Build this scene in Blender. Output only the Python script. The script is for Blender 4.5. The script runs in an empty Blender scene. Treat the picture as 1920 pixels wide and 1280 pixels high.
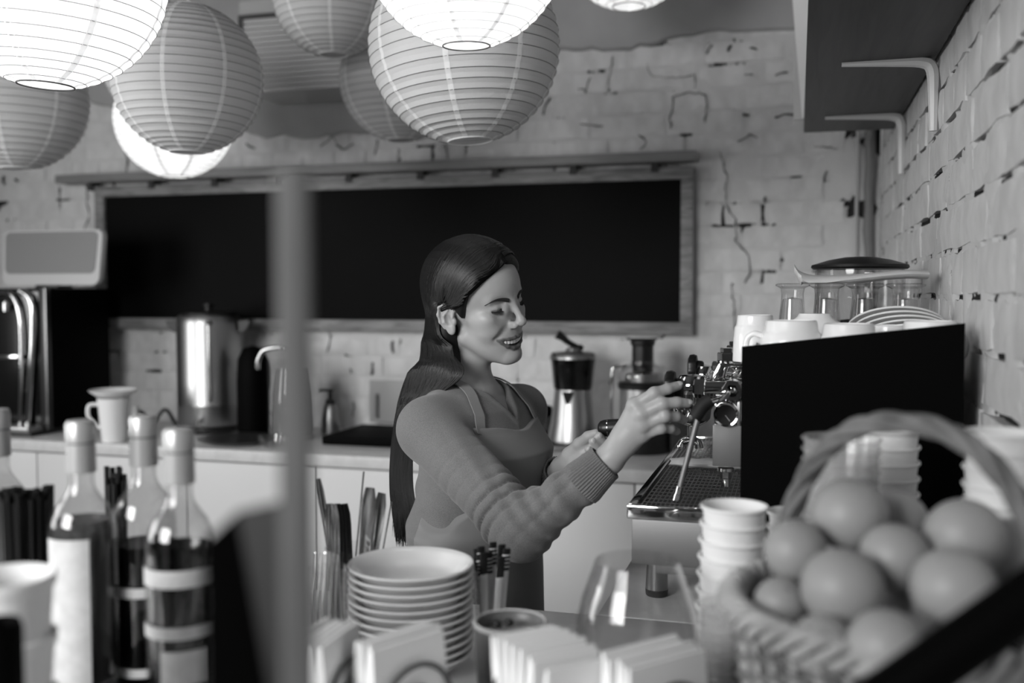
import bpy, bmesh, math, random
import numpy as np
from mathutils import Vector, Matrix, noise as mnoise
random.seed(7)
S = bpy.context.scene
COL = S.collection
PI = math.pi

# ------------------------------------------------------------------ camera
FPX = 1867.0                       # focal length in pixels of a 1920 px frame (35 mm lens)
YAW, PITCH, EYE = math.radians(16.0), math.radians(2.82), 1.47
cam_data = bpy.data.cameras.new('camera')
cam = bpy.data.objects.new('camera', cam_data)
COL.objects.link(cam)
cam.location = (0, 0, EYE)
cam.rotation_euler = (PI / 2 - PITCH, 0, YAW)
cam_data.lens = 35.0
cam_data.sensor_width = 36.0
cam_data.clip_start = 0.05
cam_data.dof.use_dof = True
cam_data.dof.focus_distance = 1.79
cam_data.dof.aperture_fstop = 2.1
S.camera = cam
S.view_settings.view_transform = 'Standard'
S.view_settings.look = 'None'
S.view_settings.exposure = 0.0
S.view_settings.gamma = 1.0
S.view_settings.use_curve_mapping = False
S.cycles.transparent_max_bounces = 48
S.cycles.max_bounces = 10

# ------------------------------------------------------------------ world and light
W = bpy.data.worlds.new('world')
S.world = W
W.use_nodes = True
W.node_tree.nodes['Background'].inputs[0].default_value = (1, 1, 1, 1)
W.node_tree.nodes['Background'].inputs[1].default_value = 0.16


def area_light(name, loc, target, sx, sy, power, spread=180):
    l = bpy.data.lights.new(name, 'AREA')
    l.shape = 'RECTANGLE'
    l.size, l.size_y, l.energy = sx, sy, power
    l.spread = math.radians(spread)
    o = bpy.data.objects.new(name, l)
    COL.objects.link(o)
    o.location = loc
    o.rotation_euler = (Vector(target) - Vector(loc)).to_track_quat('-Z', 'Y').to_euler()
    return o


area_light('shop_window_light', (-1.75, -1.3, 2.05), (-0.75, 2.2, 0.72), 1.6, 1.1, 33, 95)
area_light('side_window_light', (-3.45, 1.0, 1.55), (-0.6, 2.6, 0.75), 1.1, 1.0, 24, 170)

# ------------------------------------------------------------------ pixel -> point helper
_c, _s, _cp, _sp = math.cos(YAW), math.sin(YAW), math.cos(PITCH), math.sin(PITCH)
FWD = Vector((-_s * _cp, _c * _cp, -_sp))
RGT = Vector((_c, _s, 0))
UPV = RGT.cross(FWD)
CAM = Vector((0, 0, EYE))


def at(px, py, d=None, X=None, Y=None, Z=None):
    r = FWD + RGT * ((px - 960) / FPX) + UPV * ((640 - py) / FPX)
    if d is not None: t = d
    elif X is not None: t = (X - CAM.x) / r.x
    elif Y is not None: t = (Y - CAM.y) / r.y
    else: t = (Z - CAM.z) / r.z
    return CAM + r * t


# ------------------------------------------------------------------ materials
def lin(v):
    v /= 255.0
    return v / 12.92 if v <= 0.04045 else ((v + 0.055) / 1.055) ** 2.4


def mat(name, v, rough=0.5, metal=0.0, trans=0.0, ior=1.45, bump=None, vary=None, sheen=0.0, spec=0.5, coat=0.0, sss=0.0, aniso=0.0):
    """v: grey as it looks on an sRGB scale; bump=(noise scale, strength, distance); vary=(scale, darker v, detail)"""
    m = bpy.data.materials.new(name)
    m.use_nodes = True
    nt = m.node_tree
    b = nt.nodes['Principled BSDF']
    g = lin(v)
    b.inputs['Base Color'].default_value = (g, g, g, 1)
    b.inputs['Roughness'].default_value = rough
    b.inputs['Metallic'].default_value = metal
    b.inputs['Transmission Weight'].default_value = trans
    b.inputs['IOR'].default_value = ior
    b.inputs['Specular IOR Level'].default_value = spec
    b.inputs['Coat Weight'].default_value = coat
    b.inputs['Sheen Weight'].default_value = sheen
    b.inputs['Anisotropic'].default_value = aniso
    if sss:
        b.inputs['Subsurface Weight'].default_value = sss
        b.inputs['Subsurface Radius'].default_value = (0.006, 0.006, 0.006)
        b.inputs['Subsurface Scale'].default_value = 1.0
    tc = None
    if bump or vary:
        tc = nt.nodes.new('ShaderNodeTexCoord')
    if bump:
        n = nt.nodes.new('ShaderNodeTexNoise')
        n.inputs['Scale'].default_value = bump[0]
        n.inputs['Detail'].default_value = 5
        bp = nt.nodes.new('ShaderNodeBump')
        bp.inputs['Strength'].default_value = bump[1]
        bp.inputs['Distance'].default_value = bump[2] if len(bump) > 2 else 0.002
        nt.links.new(tc.outputs['Object'], n.inputs['Vector'])
        nt.links.new(n.outputs['Fac'], bp.inputs['Height'])
        nt.links.new(bp.outputs['Normal'], b.inputs['Normal'])
    if vary:
        n = nt.nodes.new('ShaderNodeTexNoise')
        n.inputs['Scale'].default_value = vary[0]
        n.inputs['Detail'].default_value = vary[2] if len(vary) > 2 else 4
        r = nt.nodes.new('ShaderNodeValToRGB')
        r.color_ramp.elements[0].position = 0.35
        r.color_ramp.elements[1].position = 0.62
        d = lin(vary[1])
        r.color_ramp.elements[0].color = (d, d, d, 1)
        r.color_ramp.elements[1].color = (g, g, g, 1)
        nt.links.new(tc.outputs['Object'], n.inputs['Vector'])
        nt.links.new(n.outputs['Fac'], r.inputs['Fac'])
        nt.links.new(r.outputs['Color'], b.inputs['Base Color'])
    return m


def wood_mat(name, v, vd, axis=(1, 1, 14), scale=6, rough=0.55):
    m = bpy.data.materials.new(name)
    m.use_nodes = True
    nt = m.node_tree
    b = nt.nodes['Principled BSDF']
    b.inputs['Roughness'].default_value = rough
    tc = nt.nodes.new('ShaderNodeTexCoord')
    mp = nt.nodes.new('ShaderNodeMapping')
    mp.inputs['Scale'].default_value = axis
    n = nt.nodes.new('ShaderNodeTexNoise')
    n.inputs['Scale'].default_value = scale
    n.inputs['Detail'].default_value = 6
    n.inputs['Distortion'].default_value = 0.9
    r = nt.nodes.new('ShaderNodeValToRGB')
    a, c = lin(vd), lin(v)
    r.color_ramp.elements[0].position, r.color_ramp.elements[1].position = 0.36, 0.6
    r.color_ramp.elements[0].color = (a, a, a, 1)
    r.color_ramp.elements[1].color = (c, c, c, 1)
    nt.links.new(tc.outputs['Object'], mp.inputs['Vector'])
    nt.links.new(mp.outputs['Vector'], n.inputs['Vector'])
    nt.links.new(n.outputs['Fac'], r.inputs['Fac'])
    nt.links.new(r.outputs['Color'], b.inputs['Base Color'])
    return m


def glass_mat(name, tint=0.97, edge=0.55, rough=0.02, haze=0.0):
    """thin clear glass: lets light through, mirrors more towards grazing angles"""
    m = bpy.data.materials.new(name)
    m.use_nodes = True
    nt = m.node_tree
    for n in list(nt.nodes): nt.nodes.remove(n)
    out = nt.nodes.new('ShaderNodeOutputMaterial')
    tr = nt.nodes.new('ShaderNodeBsdfTransparent')
    tr.inputs[0].default_value = (tint, tint, tint, 1)
    gl = nt.nodes.new('ShaderNodeBsdfGlossy')
    gl.inputs['Roughness'].default_value = rough
    gl.inputs['Color'].default_value = (0.95, 0.95, 0.95, 1)
    lw = nt.nodes.new('ShaderNodeLayerWeight')
    pw = nt.nodes.new('ShaderNodeMath'); pw.operation = 'POWER'; pw.inputs[1].default_value = 3.0
    ma = nt.nodes.new('ShaderNodeMath'); ma.operation = 'MULTIPLY_ADD'; ma.inputs[1].default_value = edge; ma.inputs[2].default_value = 0.035
    mx = nt.nodes.new('ShaderNodeMixShader')
    nt.links.new(lw.outputs['Facing'], pw.inputs[0])
    nt.links.new(pw.outputs[0], ma.inputs[0])
    nt.links.new(ma.outputs[0], mx.inputs[0])
    nt.links.new(tr.outputs[0], mx.inputs[1])
    nt.links.new(gl.outputs[0], mx.inputs[2])
    if haze:
        df = nt.nodes.new('ShaderNodeBsdfDiffuse'); df.inputs[0].default_value = (.8, .8, .8, 1)
        m2 = nt.nodes.new('ShaderNodeMixShader'); m2.inputs[0].default_value = haze
        nt.links.new(mx.outputs[0], m2.inputs[1]); nt.links.new(df.outputs[0], m2.inputs[2]); nt.links.new(m2.outputs[0], out.inputs[0])
        return m
    nt.links.new(mx.outputs[0], out.inputs[0])
    return m


def paper_lantern_mat(name, v, t=0.5):
    m = bpy.data.materials.new(name)
    m.use_nodes = True
    nt = m.node_tree
    for n in list(nt.nodes): nt.nodes.remove(n)
    out = nt.nodes.new('ShaderNodeOutputMaterial')
    g = lin(v)
    a = nt.nodes.new('ShaderNodeBsdfDiffuse'); a.inputs[0].default_value = (g, g, g, 1)
    b = nt.nodes.new('ShaderNodeBsdfTranslucent'); b.inputs[0].default_value = (g, g, g, 1)
    mx = nt.nodes.new('ShaderNodeMixShader'); mx.inputs[0].default_value = t
    tc = nt.nodes.new('ShaderNodeTexCoord')
    n = nt.nodes.new('ShaderNodeTexNoise'); n.inputs['Scale'].default_value = 45; n.inputs['Detail'].default_value = 4
    bp = nt.nodes.new('ShaderNodeBump'); bp.inputs['Strength'].default_value = 0.35; bp.inputs['Distance'].default_value = 0.003
    nt.links.new(tc.outputs['Object'], n.inputs['Vector']); nt.links.new(n.outputs['Fac'], bp.inputs['Height'])
    nt.links.new(bp.outputs[0], a.inputs['Normal'])
    nt.links.new(a.outputs[0], mx.inputs[1]); nt.links.new(b.outputs[0], mx.inputs[2]); nt.links.new(mx.outputs[0], out.inputs[0])
    return m


def emission_mat(name, s):
    m = bpy.data.materials.new(name)
    m.use_nodes = True
    b = m.node_tree.nodes['Principled BSDF']
    b.inputs['Emission Color'].default_value = (1, 1, 1, 1)
    b.inputs['Emission Strength'].default_value = s
    return m


def cavity_mat(name, v, dark, bumpscale=60):
    """painted masonry whose vertex attribute 'cavity' darkens the pits between the bricks"""
    m = mat(name, v, 0.6, bump=(bumpscale, 0.5, 0.004))
    nt = m.node_tree
    b = nt.nodes['Principled BSDF']
    at_ = nt.nodes.new('ShaderNodeAttribute'); at_.attribute_name = 'cavity'
    n = nt.nodes.new('ShaderNodeTexNoise'); n.inputs['Scale'].default_value = 70; n.inputs['Detail'].default_value = 5
    tc = nt.nodes.new('ShaderNodeTexCoord')
    nt.links.new(tc.outputs['Object'], n.inputs['Vector'])
    ma = nt.nodes.new('ShaderNodeMath'); ma.operation = 'MULTIPLY_ADD'
    nt.links.new(n.outputs['Fac'], ma.inputs[0]); ma.inputs[1].default_value = 1.3
    nt.links.new(at_.outputs['Fac'], ma.inputs[2])
    r = nt.nodes.new('ShaderNodeValToRGB')
    r.color_ramp.elements[0].position, r.color_ramp.elements[1].position = 0.98, 1.12
    a, c = lin(v), lin(dark)
    r.color_ramp.elements[0].color = (a, a, a, 1); r.color_ramp.elements[1].color = (c, c, c, 1)
    nt.links.new(ma.outputs[0], r.inputs['Fac'])
    nt.links.new(r.outputs['Color'], b.inputs['Base Color'])
    return m


# ------------------------------------------------------------------ mesh building
class M:
    """collects shapes; every shape comes as vertices and faces"""

    def __init__(s):
        s.v, s.f, s.m = [], [], []

    def add(s, vs, fs, mi=0):
        o = len(s.v)
        s.v += [tuple(v) for v in vs]
        s.f += [tuple(i + o for i in f) for f in fs]
        s.m += [mi] * len(fs)
        return s

    def box(s, c, size, rot=None, bev=0.0, mi=0, taper=None):
        bm = bmesh.new()
        bmesh.ops.create_cube(bm, size=1.0)
        for v in bm.verts:
            k = 1.0
            if taper and v.co.z > 0: k = taper
            v.co = Vector((v.co.x * size[0] * k, v.co.y * size[1] * k, v.co.z * size[2]))
        if bev:
            bmesh.ops.bevel(bm, geom=list(bm.edges), offset=bev, segments=2, profile=0.6, affect='EDGES')
        mt = Matrix.Translation(c)
        if rot is not None: mt = mt @ rot.to_4x4()
        s.add([mt @ v.co for v in bm.verts], [[v.index for v in f.verts] for f in bm.faces], mi) if not bm.verts.index_update() else None
        bm.free()
        return s

    def span(s, lo, hi, bev=0.0, mi=0):
        lo, hi = Vector(lo), Vector(hi)
        return s.box((lo + hi) / 2, hi - lo, None, bev, mi)

    def lathe(s, prof, c=(0, 0, 0), axis='Z', seg=32, mi=0, rot=None, sx=1.0, wob=None):
        """prof: (radius, height) pairs; radius 0 closes an end"""
        c = Vector(c)
        vs, fs, rings = [], [], []
        for i, (r, z) in enumerate(prof):
            if r <= 1e-6:
                vs.append(Vector((0, 0, z))); rings.append([len(vs) - 1])
            else:
                ring = []
                for k in range(seg):
                    a = 2 * PI * k / seg
                    rr = r * (wob(a, i) if wob else 1)
                    vs.append(Vector((rr * math.cos(a) * sx, rr * math.sin(a), z)))
                    ring.append(len(vs) - 1)
                rings.append(ring)
        for a, b in zip(rings, rings[1:]):
            if len(a) == 1 and len(b) == 1: continue
            for k in range(seg):
                k2 = (k + 1) % seg
                if len(a) == 1: fs.append((a[0], b[k2], b[k]))
                elif len(b) == 1: fs.append((a[k], a[k2], b[0]))
                else: fs.append((a[k], a[k2], b[k2], b[k]))
        R = {'Z': Matrix.Identity(3), 'X': Matrix.Rotation(PI / 2, 3, 'Y'), 'Y': Matrix.Rotation(-PI / 2, 3, 'X')}[axis]
        if rot is not None: R = rot @ R
        return s.add([R @ v + c for v in vs], fs, mi)

    def tube(s, pts, r, seg=8, cap=True, mi=0, flat=1.0, closed=False):
        pts = [Vector(p) for p in pts]
        n = len(pts)
        rs = r if isinstance(r, (list, tuple)) else [r] * n
        vs, fs = [], []
        t0 = (pts[1] - pts[0]).normalized()
        u = t0.orthogonal().normalized() if abs(t0.z) > 0.9 else t0.cross(Vector((0, 0, 1))).normalized()
        for i, p in enumerate(pts):
            if closed: t = pts[(i + 1) % n] - pts[i - 1]
            else: t = pts[min(i + 1, n - 1)] - pts[max(i - 1, 0)]
            t.normalize()
            u = (u - t * u.dot(t)).normalized()
            w = t.cross(u)
            for k in range(seg):
                a = 2 * PI * k / seg
                vs.append(p + u * (rs[i] * math.cos(a)) + w * (rs[i] * flat * math.sin(a)))
        for i in range(n if closed else n - 1):
            j = (i + 1) % n
            for k in range(seg):
                k2 = (k + 1) % seg
                fs.append((i * seg + k, i * seg + k2, j * seg + k2, j * seg + k))
        if cap and not closed:
            fs.append(tuple(range(seg - 1, -1, -1)))
            fs.append(tuple((n - 1) * seg + k for k in range(seg)))
        return s.add(vs, fs, mi)

    def prism(s, poly, a, b, plane='XZ', mi=0):
        """poly: outline in a plane, pushed from a to b along the third axis"""
        n = len(poly)
        def p3(p, t):
            return {'XZ': (p[0], t, p[1]), 'XY': (p[0], p[1], t), 'YZ': (t, p[0], p[1])}[plane]
        vs = [p3(p, a) for p in poly] + [p3(p, b) for p in poly]
        fs = [tuple(range(n - 1, -1, -1)), tuple(range(n, 2 * n))]
        fs += [(i, (i + 1) % n, n + (i + 1) % n, n + i) for i in range(n)]
        return s.add(vs, fs, mi)

    def ball(s, c, r, seg=20, rings=12, mi=0, rot=None):
        if not isinstance(r, (list, tuple)): r = (r, r, r)
        c = Vector(c)
        vs, fs = [], []
        R = rot or Matrix.Identity(3)
        m = M()
        prof = [(math.sin(PI * i / rings), -math.cos(PI * i / rings)) for i in range(rings + 1)]
        m.lathe([(p[0] if 0 < i < rings else 0, p[1]) for i, p in enumerate(prof)], seg=seg)
        return s.add([R @ Vector((v[0] * r[0], v[1] * r[1], v[2] * r[2])) + c for v in m.v], m.f, mi)

    def moved(s, mt):
        s.v = [tuple(mt @ Vector(v)) for v in s.v]
        return s

    def mesh(s, name, mats, sharp=38):
        me = bpy.data.meshes.new(name)
        me.from_pydata(s.v, [], s.f)
        for m in (mats if isinstance(mats, (list, tuple)) else [mats]): me.materials.append(m)
        if any(s.m): me.polygons.foreach_set('material_index', s.m)
        me.polygons.foreach_set('use_smooth', [True] * len(s.f))
        bm = bmesh.new(); bm.from_mesh(me)
        bmesh.ops.recalc_face_normals(bm, faces=list(bm.faces))
        bm.to_mesh(me); bm.free()
        me.set_sharp_from_angle(angle=math.radians(sharp))
        return me


def tag(o, label=None, cat=None, group=None, kind=None):
    for k, v in (('label', label), ('category', cat), ('group', group), ('kind', kind)):
        if v: o[k] = v
    return o


def link(name, data, parent=None, loc=None):
    o = bpy.data.objects.new(name, data)
    COL.objects.link(o)
    if parent is not None: o.parent = parent
    if loc is not None: o.location = loc
    return o


def thing(name, label, cat, loc=(0, 0, 0), rz=0.0, group=None):
    o = link(name, None, None, loc)
    o.empty_display_size = 0.02
    o.rotation_euler.z = rz
    return tag(o, label, cat, group)


def part(name, m, mats, parent=None, world=False, sharp=38, label=None):
    """m: shapes in the parent's own space, or in world space when world is set (the parent is then only moved and turned about Z)"""
    if world and parent is not None:
        q = parent
        mt = Matrix.Identity(4)
        while q is not None:
            mt = mt @ (Matrix.Rotation(-q.rotation_euler.z, 4, 'Z') @ Matrix.Translation(-Vector(q.location)))
            q = q.parent
        m.moved(mt)
    o = link(name, m.mesh(name, mats, sharp), parent)
    if label: o['label'] = label
    return o


def solo(name, m, mats, label, cat, base, group=None, sharp=38, kind=None):
    """a thing that is one mesh; shapes in world space"""
    base = Vector(base)
    m.moved(Matrix.Translation(-base))
    o = link(name, m.mesh(name, mats, sharp), None, base)
    return tag(o, label, cat, group, kind)


def copy_tree(o, parent=None, label=None, group=None):
    c = o.copy()
    COL.objects.link(c)
    c.parent = parent
    if label: c['label'] = label
    if group: c['group'] = group
    for ch in list(o.children): copy_tree(ch, c)
    return c


def struct(name, m, mats, parent=None, sharp=38):
    o = link(name, m.mesh(name, mats, sharp), parent)
    o['kind'] = 'structure'
    return o


def arc(c, r, a0, a1, n, u=(1, 0, 0), w=(0, 0, 1)):
    c, u, w = Vector(c), Vector(u), Vector(w)
    return [c + u * (r * math.cos(a0 + (a1 - a0) * i / (n - 1))) + w * (r * math.sin(a0 + (a1 - a0) * i / (n - 1))) for i in range(n)]


def spline(ctrl, n):
    """Catmull-Rom through the control points"""
    c = [Vector(p) for p in ctrl]
    c = [c[0] * 2 - c[1]] + c + [c[-1] * 2 - c[-2]]
    out = []
    segs = len(c) - 3
    for i in range(n):
        t = i / (n - 1) * segs
        k = min(int(t), segs - 1)
        t -= k
        a, b, d, e = c[k:k + 4]
        out.append(0.5 * ((2 * b) + (d - a) * t + (2 * a - 5 * b + 4 * d - e) * t * t + (3 * b - a - 3 * d + e) * t ** 3))
    return out


# shared materials
WHITE = mat('white_ceramic', 238, 0.22, coat=0.3)
PAPERW = mat('white_paper', 230, 0.75, bump=(90, 0.12, 0.001))
BLACK = mat('black_plastic', 22, 0.38)
BLACKM = mat('matt_black_coating', 4, 0.6, spec=0.05)
RUBBER = mat('black_rubber', 18, 0.7)
CHROME = mat('polished_chrome', 215, 0.07, metal=1.0)
STEEL = mat('brushed_steel', 122, 0.5, metal=.8, bump=(140, 0.06, 0.0006))
STEELD = mat('dull_steel', 150, 0.36, metal=1.0)
GLASS = glass_mat('clear_glass')
GLASSD = glass_mat('thick_clear_glass', .93, .7)
GREYP = mat('grey_plastic', 128, 0.45)
COUNTERT = mat('pale_countertop', 205, 0.32, vary=(30, 196, 3))
CABINET = mat('white_cabinet', 205, 0.42)
# ================================================================== the room
YB, XR = 3.43, 0.25          # back wall plane, right wall plane
ZC = 0.96                    # height of every counter
CEIL = 2.78
XL, YR = -3.6, -1.45
PAINT, PAINT_D = 205, 26
M_BRICK = mat('painted_brick', PAINT, 0.5, bump=(20, 0.4, 0.005), vary=(14, PAINT - 16, 6))
_nt = M_BRICK.node_tree
_mp = _nt.nodes.new('ShaderNodeMapping'); _mp.inputs['Scale'].default_value = (1.5, 1.5, .85)
_tc = [n for n in _nt.nodes if n.type == 'TEX_COORD'][0]
_oi = _nt.nodes.new('ShaderNodeObjectInfo')
_va = _nt.nodes.new('ShaderNodeVectorMath'); _va.operation = 'ADD'
_nt.links.new(_tc.outputs['Object'], _va.inputs[0]); _nt.links.new(_oi.outputs['Random'], _va.inputs[1])
_nt.links.new(_va.outputs[0], _mp.inputs['Vector'])
for _n in [n for n in _nt.nodes if n.type == 'TEX_NOISE']: _nt.links.new(_mp.outputs[0], _n.inputs['Vector'])
M_MORTAR = cavity_mat('painted_mortar', PAINT - 10, PAINT_D)
M_PLASTER = mat('shaded_plaster', 165, 0.75, bump=(9, 0.3, 0.006), vary=(3, 150, 5))  # same paint as the bricks; the upper wall's shade is put into this grey
M_CRACK = mat('bare_crack', 58, 0.9)
M_ROOM = mat('room_paint', 120, 0.7)
M_FLOOR = wood_mat('floor_boards', 105, 80, (10, 1, 1), 3)

struct('floor', M().span((XL - .1, YR - .1, -0.1), (XR + .1, YB + .1, 0)), M_FLOOR)
struct('ceiling', M().span((XL - .1, YR - .1, CEIL), (XR + .1, YB + .1, CEIL + 0.1)), mat('ceiling_paint', 100, 0.7))
lw = M()
lw.span((XL - .1, YR - .1, 0), (XL, 0.4, CEIL)).span((XL - .1, 1.6, 0), (XL, YB + .1, CEIL)).span((XL - .1, 0.4, 0), (XL, 1.6, 1.0)).span((XL - .1, 0.4, 2.2), (XL, 1.6, CEIL))
struct('wall_left', lw, M_ROOM)
rw = M()
rw.span((XL - .1, YR - .1, 0), (-3.2, YR, CEIL)).span((-1.0, YR - .1, 0), (XR + .1, YR, CEIL)).span((-3.2, YR - .1, 0), (-1.0, YR, 0.9)).span((-3.2, YR - .1, 2.6), (-1.0, YR, CEIL))
struct('wall_front', rw, M_ROOM)


def joint_wall(name, n_u, n_v, pos, u0, u1, v0, v1, inward, back_offset, seed, dens, fq=1.0, dark=.9):
    """the painted mortar bed behind the bricks: pits in it are deep and coloured dark"""
    vs, fs, cav = [], [], []
    for j in range(n_v + 1):
        for i in range(n_u + 1):
            u = u0 + (u1 - u0) * i / n_u
            v = v0 + (v1 - v0) * j / n_v
            q = Vector((u * 4.2 * fq + seed, v * 6.0 * fq, seed))
            a = mnoise.noise(q) + 0.55 * mnoise.noise(q * 3.1) + 0.3 * mnoise.noise(q * 9.0)
            fill = 0.0055 * mnoise.noise(q * 1.3 + Vector((9, 2, 4))) + 0.002 * mnoise.noise(q * 5)
            pit = max(0.0, min(1.0, (a - dens) * 4.0))
            d = back_offset - fill + 0.011 * pit
            cav.append(dark * pit if pit > 0.02 else 0.0)
            vs.append(pos(u, v, d))
    w = n_u + 1
    for j in range(n_v):
        for i in range(n_u):
            fs.append((j * w + i, j * w + i + 1, (j + 1) * w + i + 1, (j + 1) * w + i))
    me = bpy.data.meshes.new(name)
    # a slab of real thickness behind the relief
    o = len(vs)
    vs += [pos(u0, v0, 0.12), pos(u1, v0, 0.12), pos(u1, v1, 0.12), pos(u0, v1, 0.12)]
    c = [0, n_u, n_v * w + n_u, n_v * w]
    fs.append((o, o + 1, o + 2, o + 3))
    fs.append(tuple([o, o + 1] + list(range(n_u, -1, -1))))
    fs.append(tuple([o + 2, o + 3] + list(range(n_v * w, n_v * w + n_u + 1))))
    fs.append(tuple([o + 3, o] + [j * w for j in range(0, n_v + 1)]))
    fs.append(tuple([o + 1, o + 2] + [j * w + n_u for j in range(n_v, -1, -1)]))
    cav += [0, 0, 0, 0]
    me.from_pydata(vs, [], fs)
    me.materials.append(M_MORTAR)
    me.polygons.foreach_set('use_smooth', [True] * len(fs))
    at_ = me.attributes.new('cavity', 'FLOAT', 'POINT')
    at_.data.foreach_set('value', cav)
    me.set_sharp_from_angle(angle=math.radians(50))
    o = link(name, me)
    o['kind'] = 'structure'
    return o


def brick_mesh(l, h, seed):
    """an uneven painted brick, front face towards -Y, 40 triangles"""
    rnd = random.Random(seed)
    nx, nz, dep = 4, 2, 0.05
    vs, fs = [], []
    for j in range(nz + 1):
        for i in range(nx + 1):
            x = -l / 2 + l * i / nx
            z = -h / 2 + h * j / nz
            edge = i in (0, nx) or j in (0, nz)
            y = rnd.uniform(-0.0016, 0.0008) + (0.0036 if edge else 0)
            if i in (0, nx): x += rnd.uniform(-0.004, 0.003) * (1 if i else -1)
            if j in (0, nz): z += rnd.uniform(-0.0035, 0.0025) * (1 if j else -1)
            vs.append((x, y, z))
    w = nx + 1
    for j in range(nz):
        for i in range(nx):
            a = j * w + i
            fs.append((a, a + 1, a + w + 1, a + w))
    loop = [i for i in range(nx)] + [nx + j * w for j in range(nz)] + [nz * w + nx - i for i in range(nx)] + [(nz - j) * w for j in range(nz)]
    o = len(vs)
    vs += [(vs[k][0], dep, vs[k][2]) for k in loop]
    n = len(loop)
    fs += [(loop[i], o + i, o + (i + 1) % n, loop[(i + 1) % n]) for i in range(n)]
    me = bpy.data.meshes.new('brick')
    me.from_pydata(vs, [], fs)
    me.materials.append(M_BRICK)
    me.polygons.foreach_set('use_smooth', [True] * len(fs))
    me.set_sharp_from_angle(angle=math.radians(40))
    return me


COURSE = 0.077
STRETCH = [brick_mesh(0.250, 0.0675, 100 + i) for i in range(8)]
HEADER = [brick_mesh(0.1205, 0.0675, 200 + i) for i in range(6)]
HALF = [brick_mesh(0.058, 0.0675, 300 + i) for i in range(3)]

wall_back = joint_wall('wall_back', 330, 190, lambda u, v, d: (u, YB + d, v), XL, XR, 0.0, CEIL, True, 0.0040, 3.0, 0.32, 1.3, .68)
wall_right = joint_wall('wall_right', 330, 230, lambda u, v, d: (XR + d, u, v), YR, YB, 0.0, CEIL, True, 0.0038, 11.0, 0.06, 2.6)
rb = random.Random(5)


def lay(wall, on_right, u_lo, u_hi, v_lo, v_hi, keep):
    k0 = int(v_lo / COURSE)
    for k in range(k0, int(v_hi / COURSE) + 1):
        z = (k + 0.5) * COURSE
        header = (k * 7) % 5 in (1, 3) if on_right else (k % 3 == 1)
        u = u_lo - (0.13 if k % 2 else 0.0) - (0.065 if header else 0)
        while u < u_hi:
            hd = header ^ (rb.random() < 0.16)
            L = 0.13 if hd else 0.26
            c = u + L / 2
            u += L
            if not keep(c, z): continue
            if c - L / 2 < u_lo - 0.02 or c + L / 2 > u_hi + 0.004: continue
            b = link('brick', rb.choice(HEADER if hd else STRETCH), wall)
            out = rb.uniform(-0.001, 0.0035)
            tilt = rb.uniform(-0.008, 0.008)
            if on_right:
                b.location = (XR - out, c, z)
                b.rotation_euler = (0, 0, -PI / 2)
            else:
                b.location = (c, YB - out, z)
                b.rotation_euler = (0, tilt * 0.5, 0)


# ragged lower edge of the plaster on the back wall, read at the wall plane
EDGE = [(-420, 175), (60, 180), (165, 190), (300, 228), (450, 240), (500, 258), (535, 252), (570, 262), (640, 250), (720, 246), (760, 200), (840, 150), (900, 118),
        (1000, 98), (1060, 90), (1110, 94), (1150, 96), (1200, 88), (1250, 74), (1300, 66), (1350, 58), (1400, 60), (1450, 55), (1500, 56), (1600, 60), (1660, 62)]
edge = [at(x, y, Y=YB) for x, y in EDGE]


def plaster_low(x):
    for a, b in zip(edge, edge[1:]):
        if a.x <= x <= b.x: return a.z + (b.z - a.z) * (x - a.x) / (b.x - a.x)
    return edge[-1].z


lay(wall_back, False, XL + 0.3, XR - 0.012, 0.93, CEIL, lambda c, z: z < plaster_low(c) + 0.03)
lay(wall_right, True, 0.62, YB - 0.012, 0.95, 2.35, lambda c, z: True)

pl = M()
rag = []
for a, b in zip(edge, edge[1:]):
    n = max(2, int((b.x - a.x) / 0.03))
    for i in range(n):
        t = i / n
        x = a.x + (b.x - a.x) * t
        if XL < x < XR: rag.append((x, a.z + (b.z - a.z) * t + 0.009 * mnoise.noise(Vector((x * 22, 0, 0))) + rb.uniform(-.004, .004)))
rag = [(XL + 0.001, rag[0][1])] + rag + [(XR - 0.001, rag[-1][1])]
vs, fs = [], []
for (x, z) in rag:
    vs += [(x, YB - 0.011, z + 0.006), (x, YB - 0.012, CEIL - 0.001), (x, YB + 0.002, z - 0.004), (x, YB + 0.002, CEIL - 0.001)]
for i in range(len(rag) - 1):
    a, b = i * 4, i * 4 + 4
    fs += [(a, b, b + 1, a + 1), (a + 2, a, a + 1, a + 3) if i == 0 else (a + 2, b + 2, b, a), (a + 2, b + 2, b, a), (a + 1, b + 1, b + 3, a + 3)]
pl.add(vs, [f for k, f in enumerate(fs) if not (k % 4 == 1)])
part('plaster_skin', pl, M_PLASTER, wall_back)


def crack(pix, w, wall=wall_back, X=None, amp=5):
    pts = []
    for (x0, y0), (x1, y1) in zip(pix, pix[1:]):
        n = max(2, int(math.hypot(x1 - x0, y1 - y0) / 7))
        for i in range(n):
            t = i / n
            pts.append((x0 + (x1 - x0) * t + rb.uniform(-amp, amp) * .5, y0 + (y1 - y0) * t + rb.uniform(-amp, amp) * .5))
    pts.append(pix[-1])
    p3 = [at(x, y, X=X) if X else at(x, y, Y=YB - 0.0045) for x, y in pts]
    m = M()
    m.tube(p3, [w * .72 * rb.uniform(0.3, 1.1) for _ in p3], 5, flat=1.0)
    part('crack', m, M_CRACK, wall)


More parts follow.
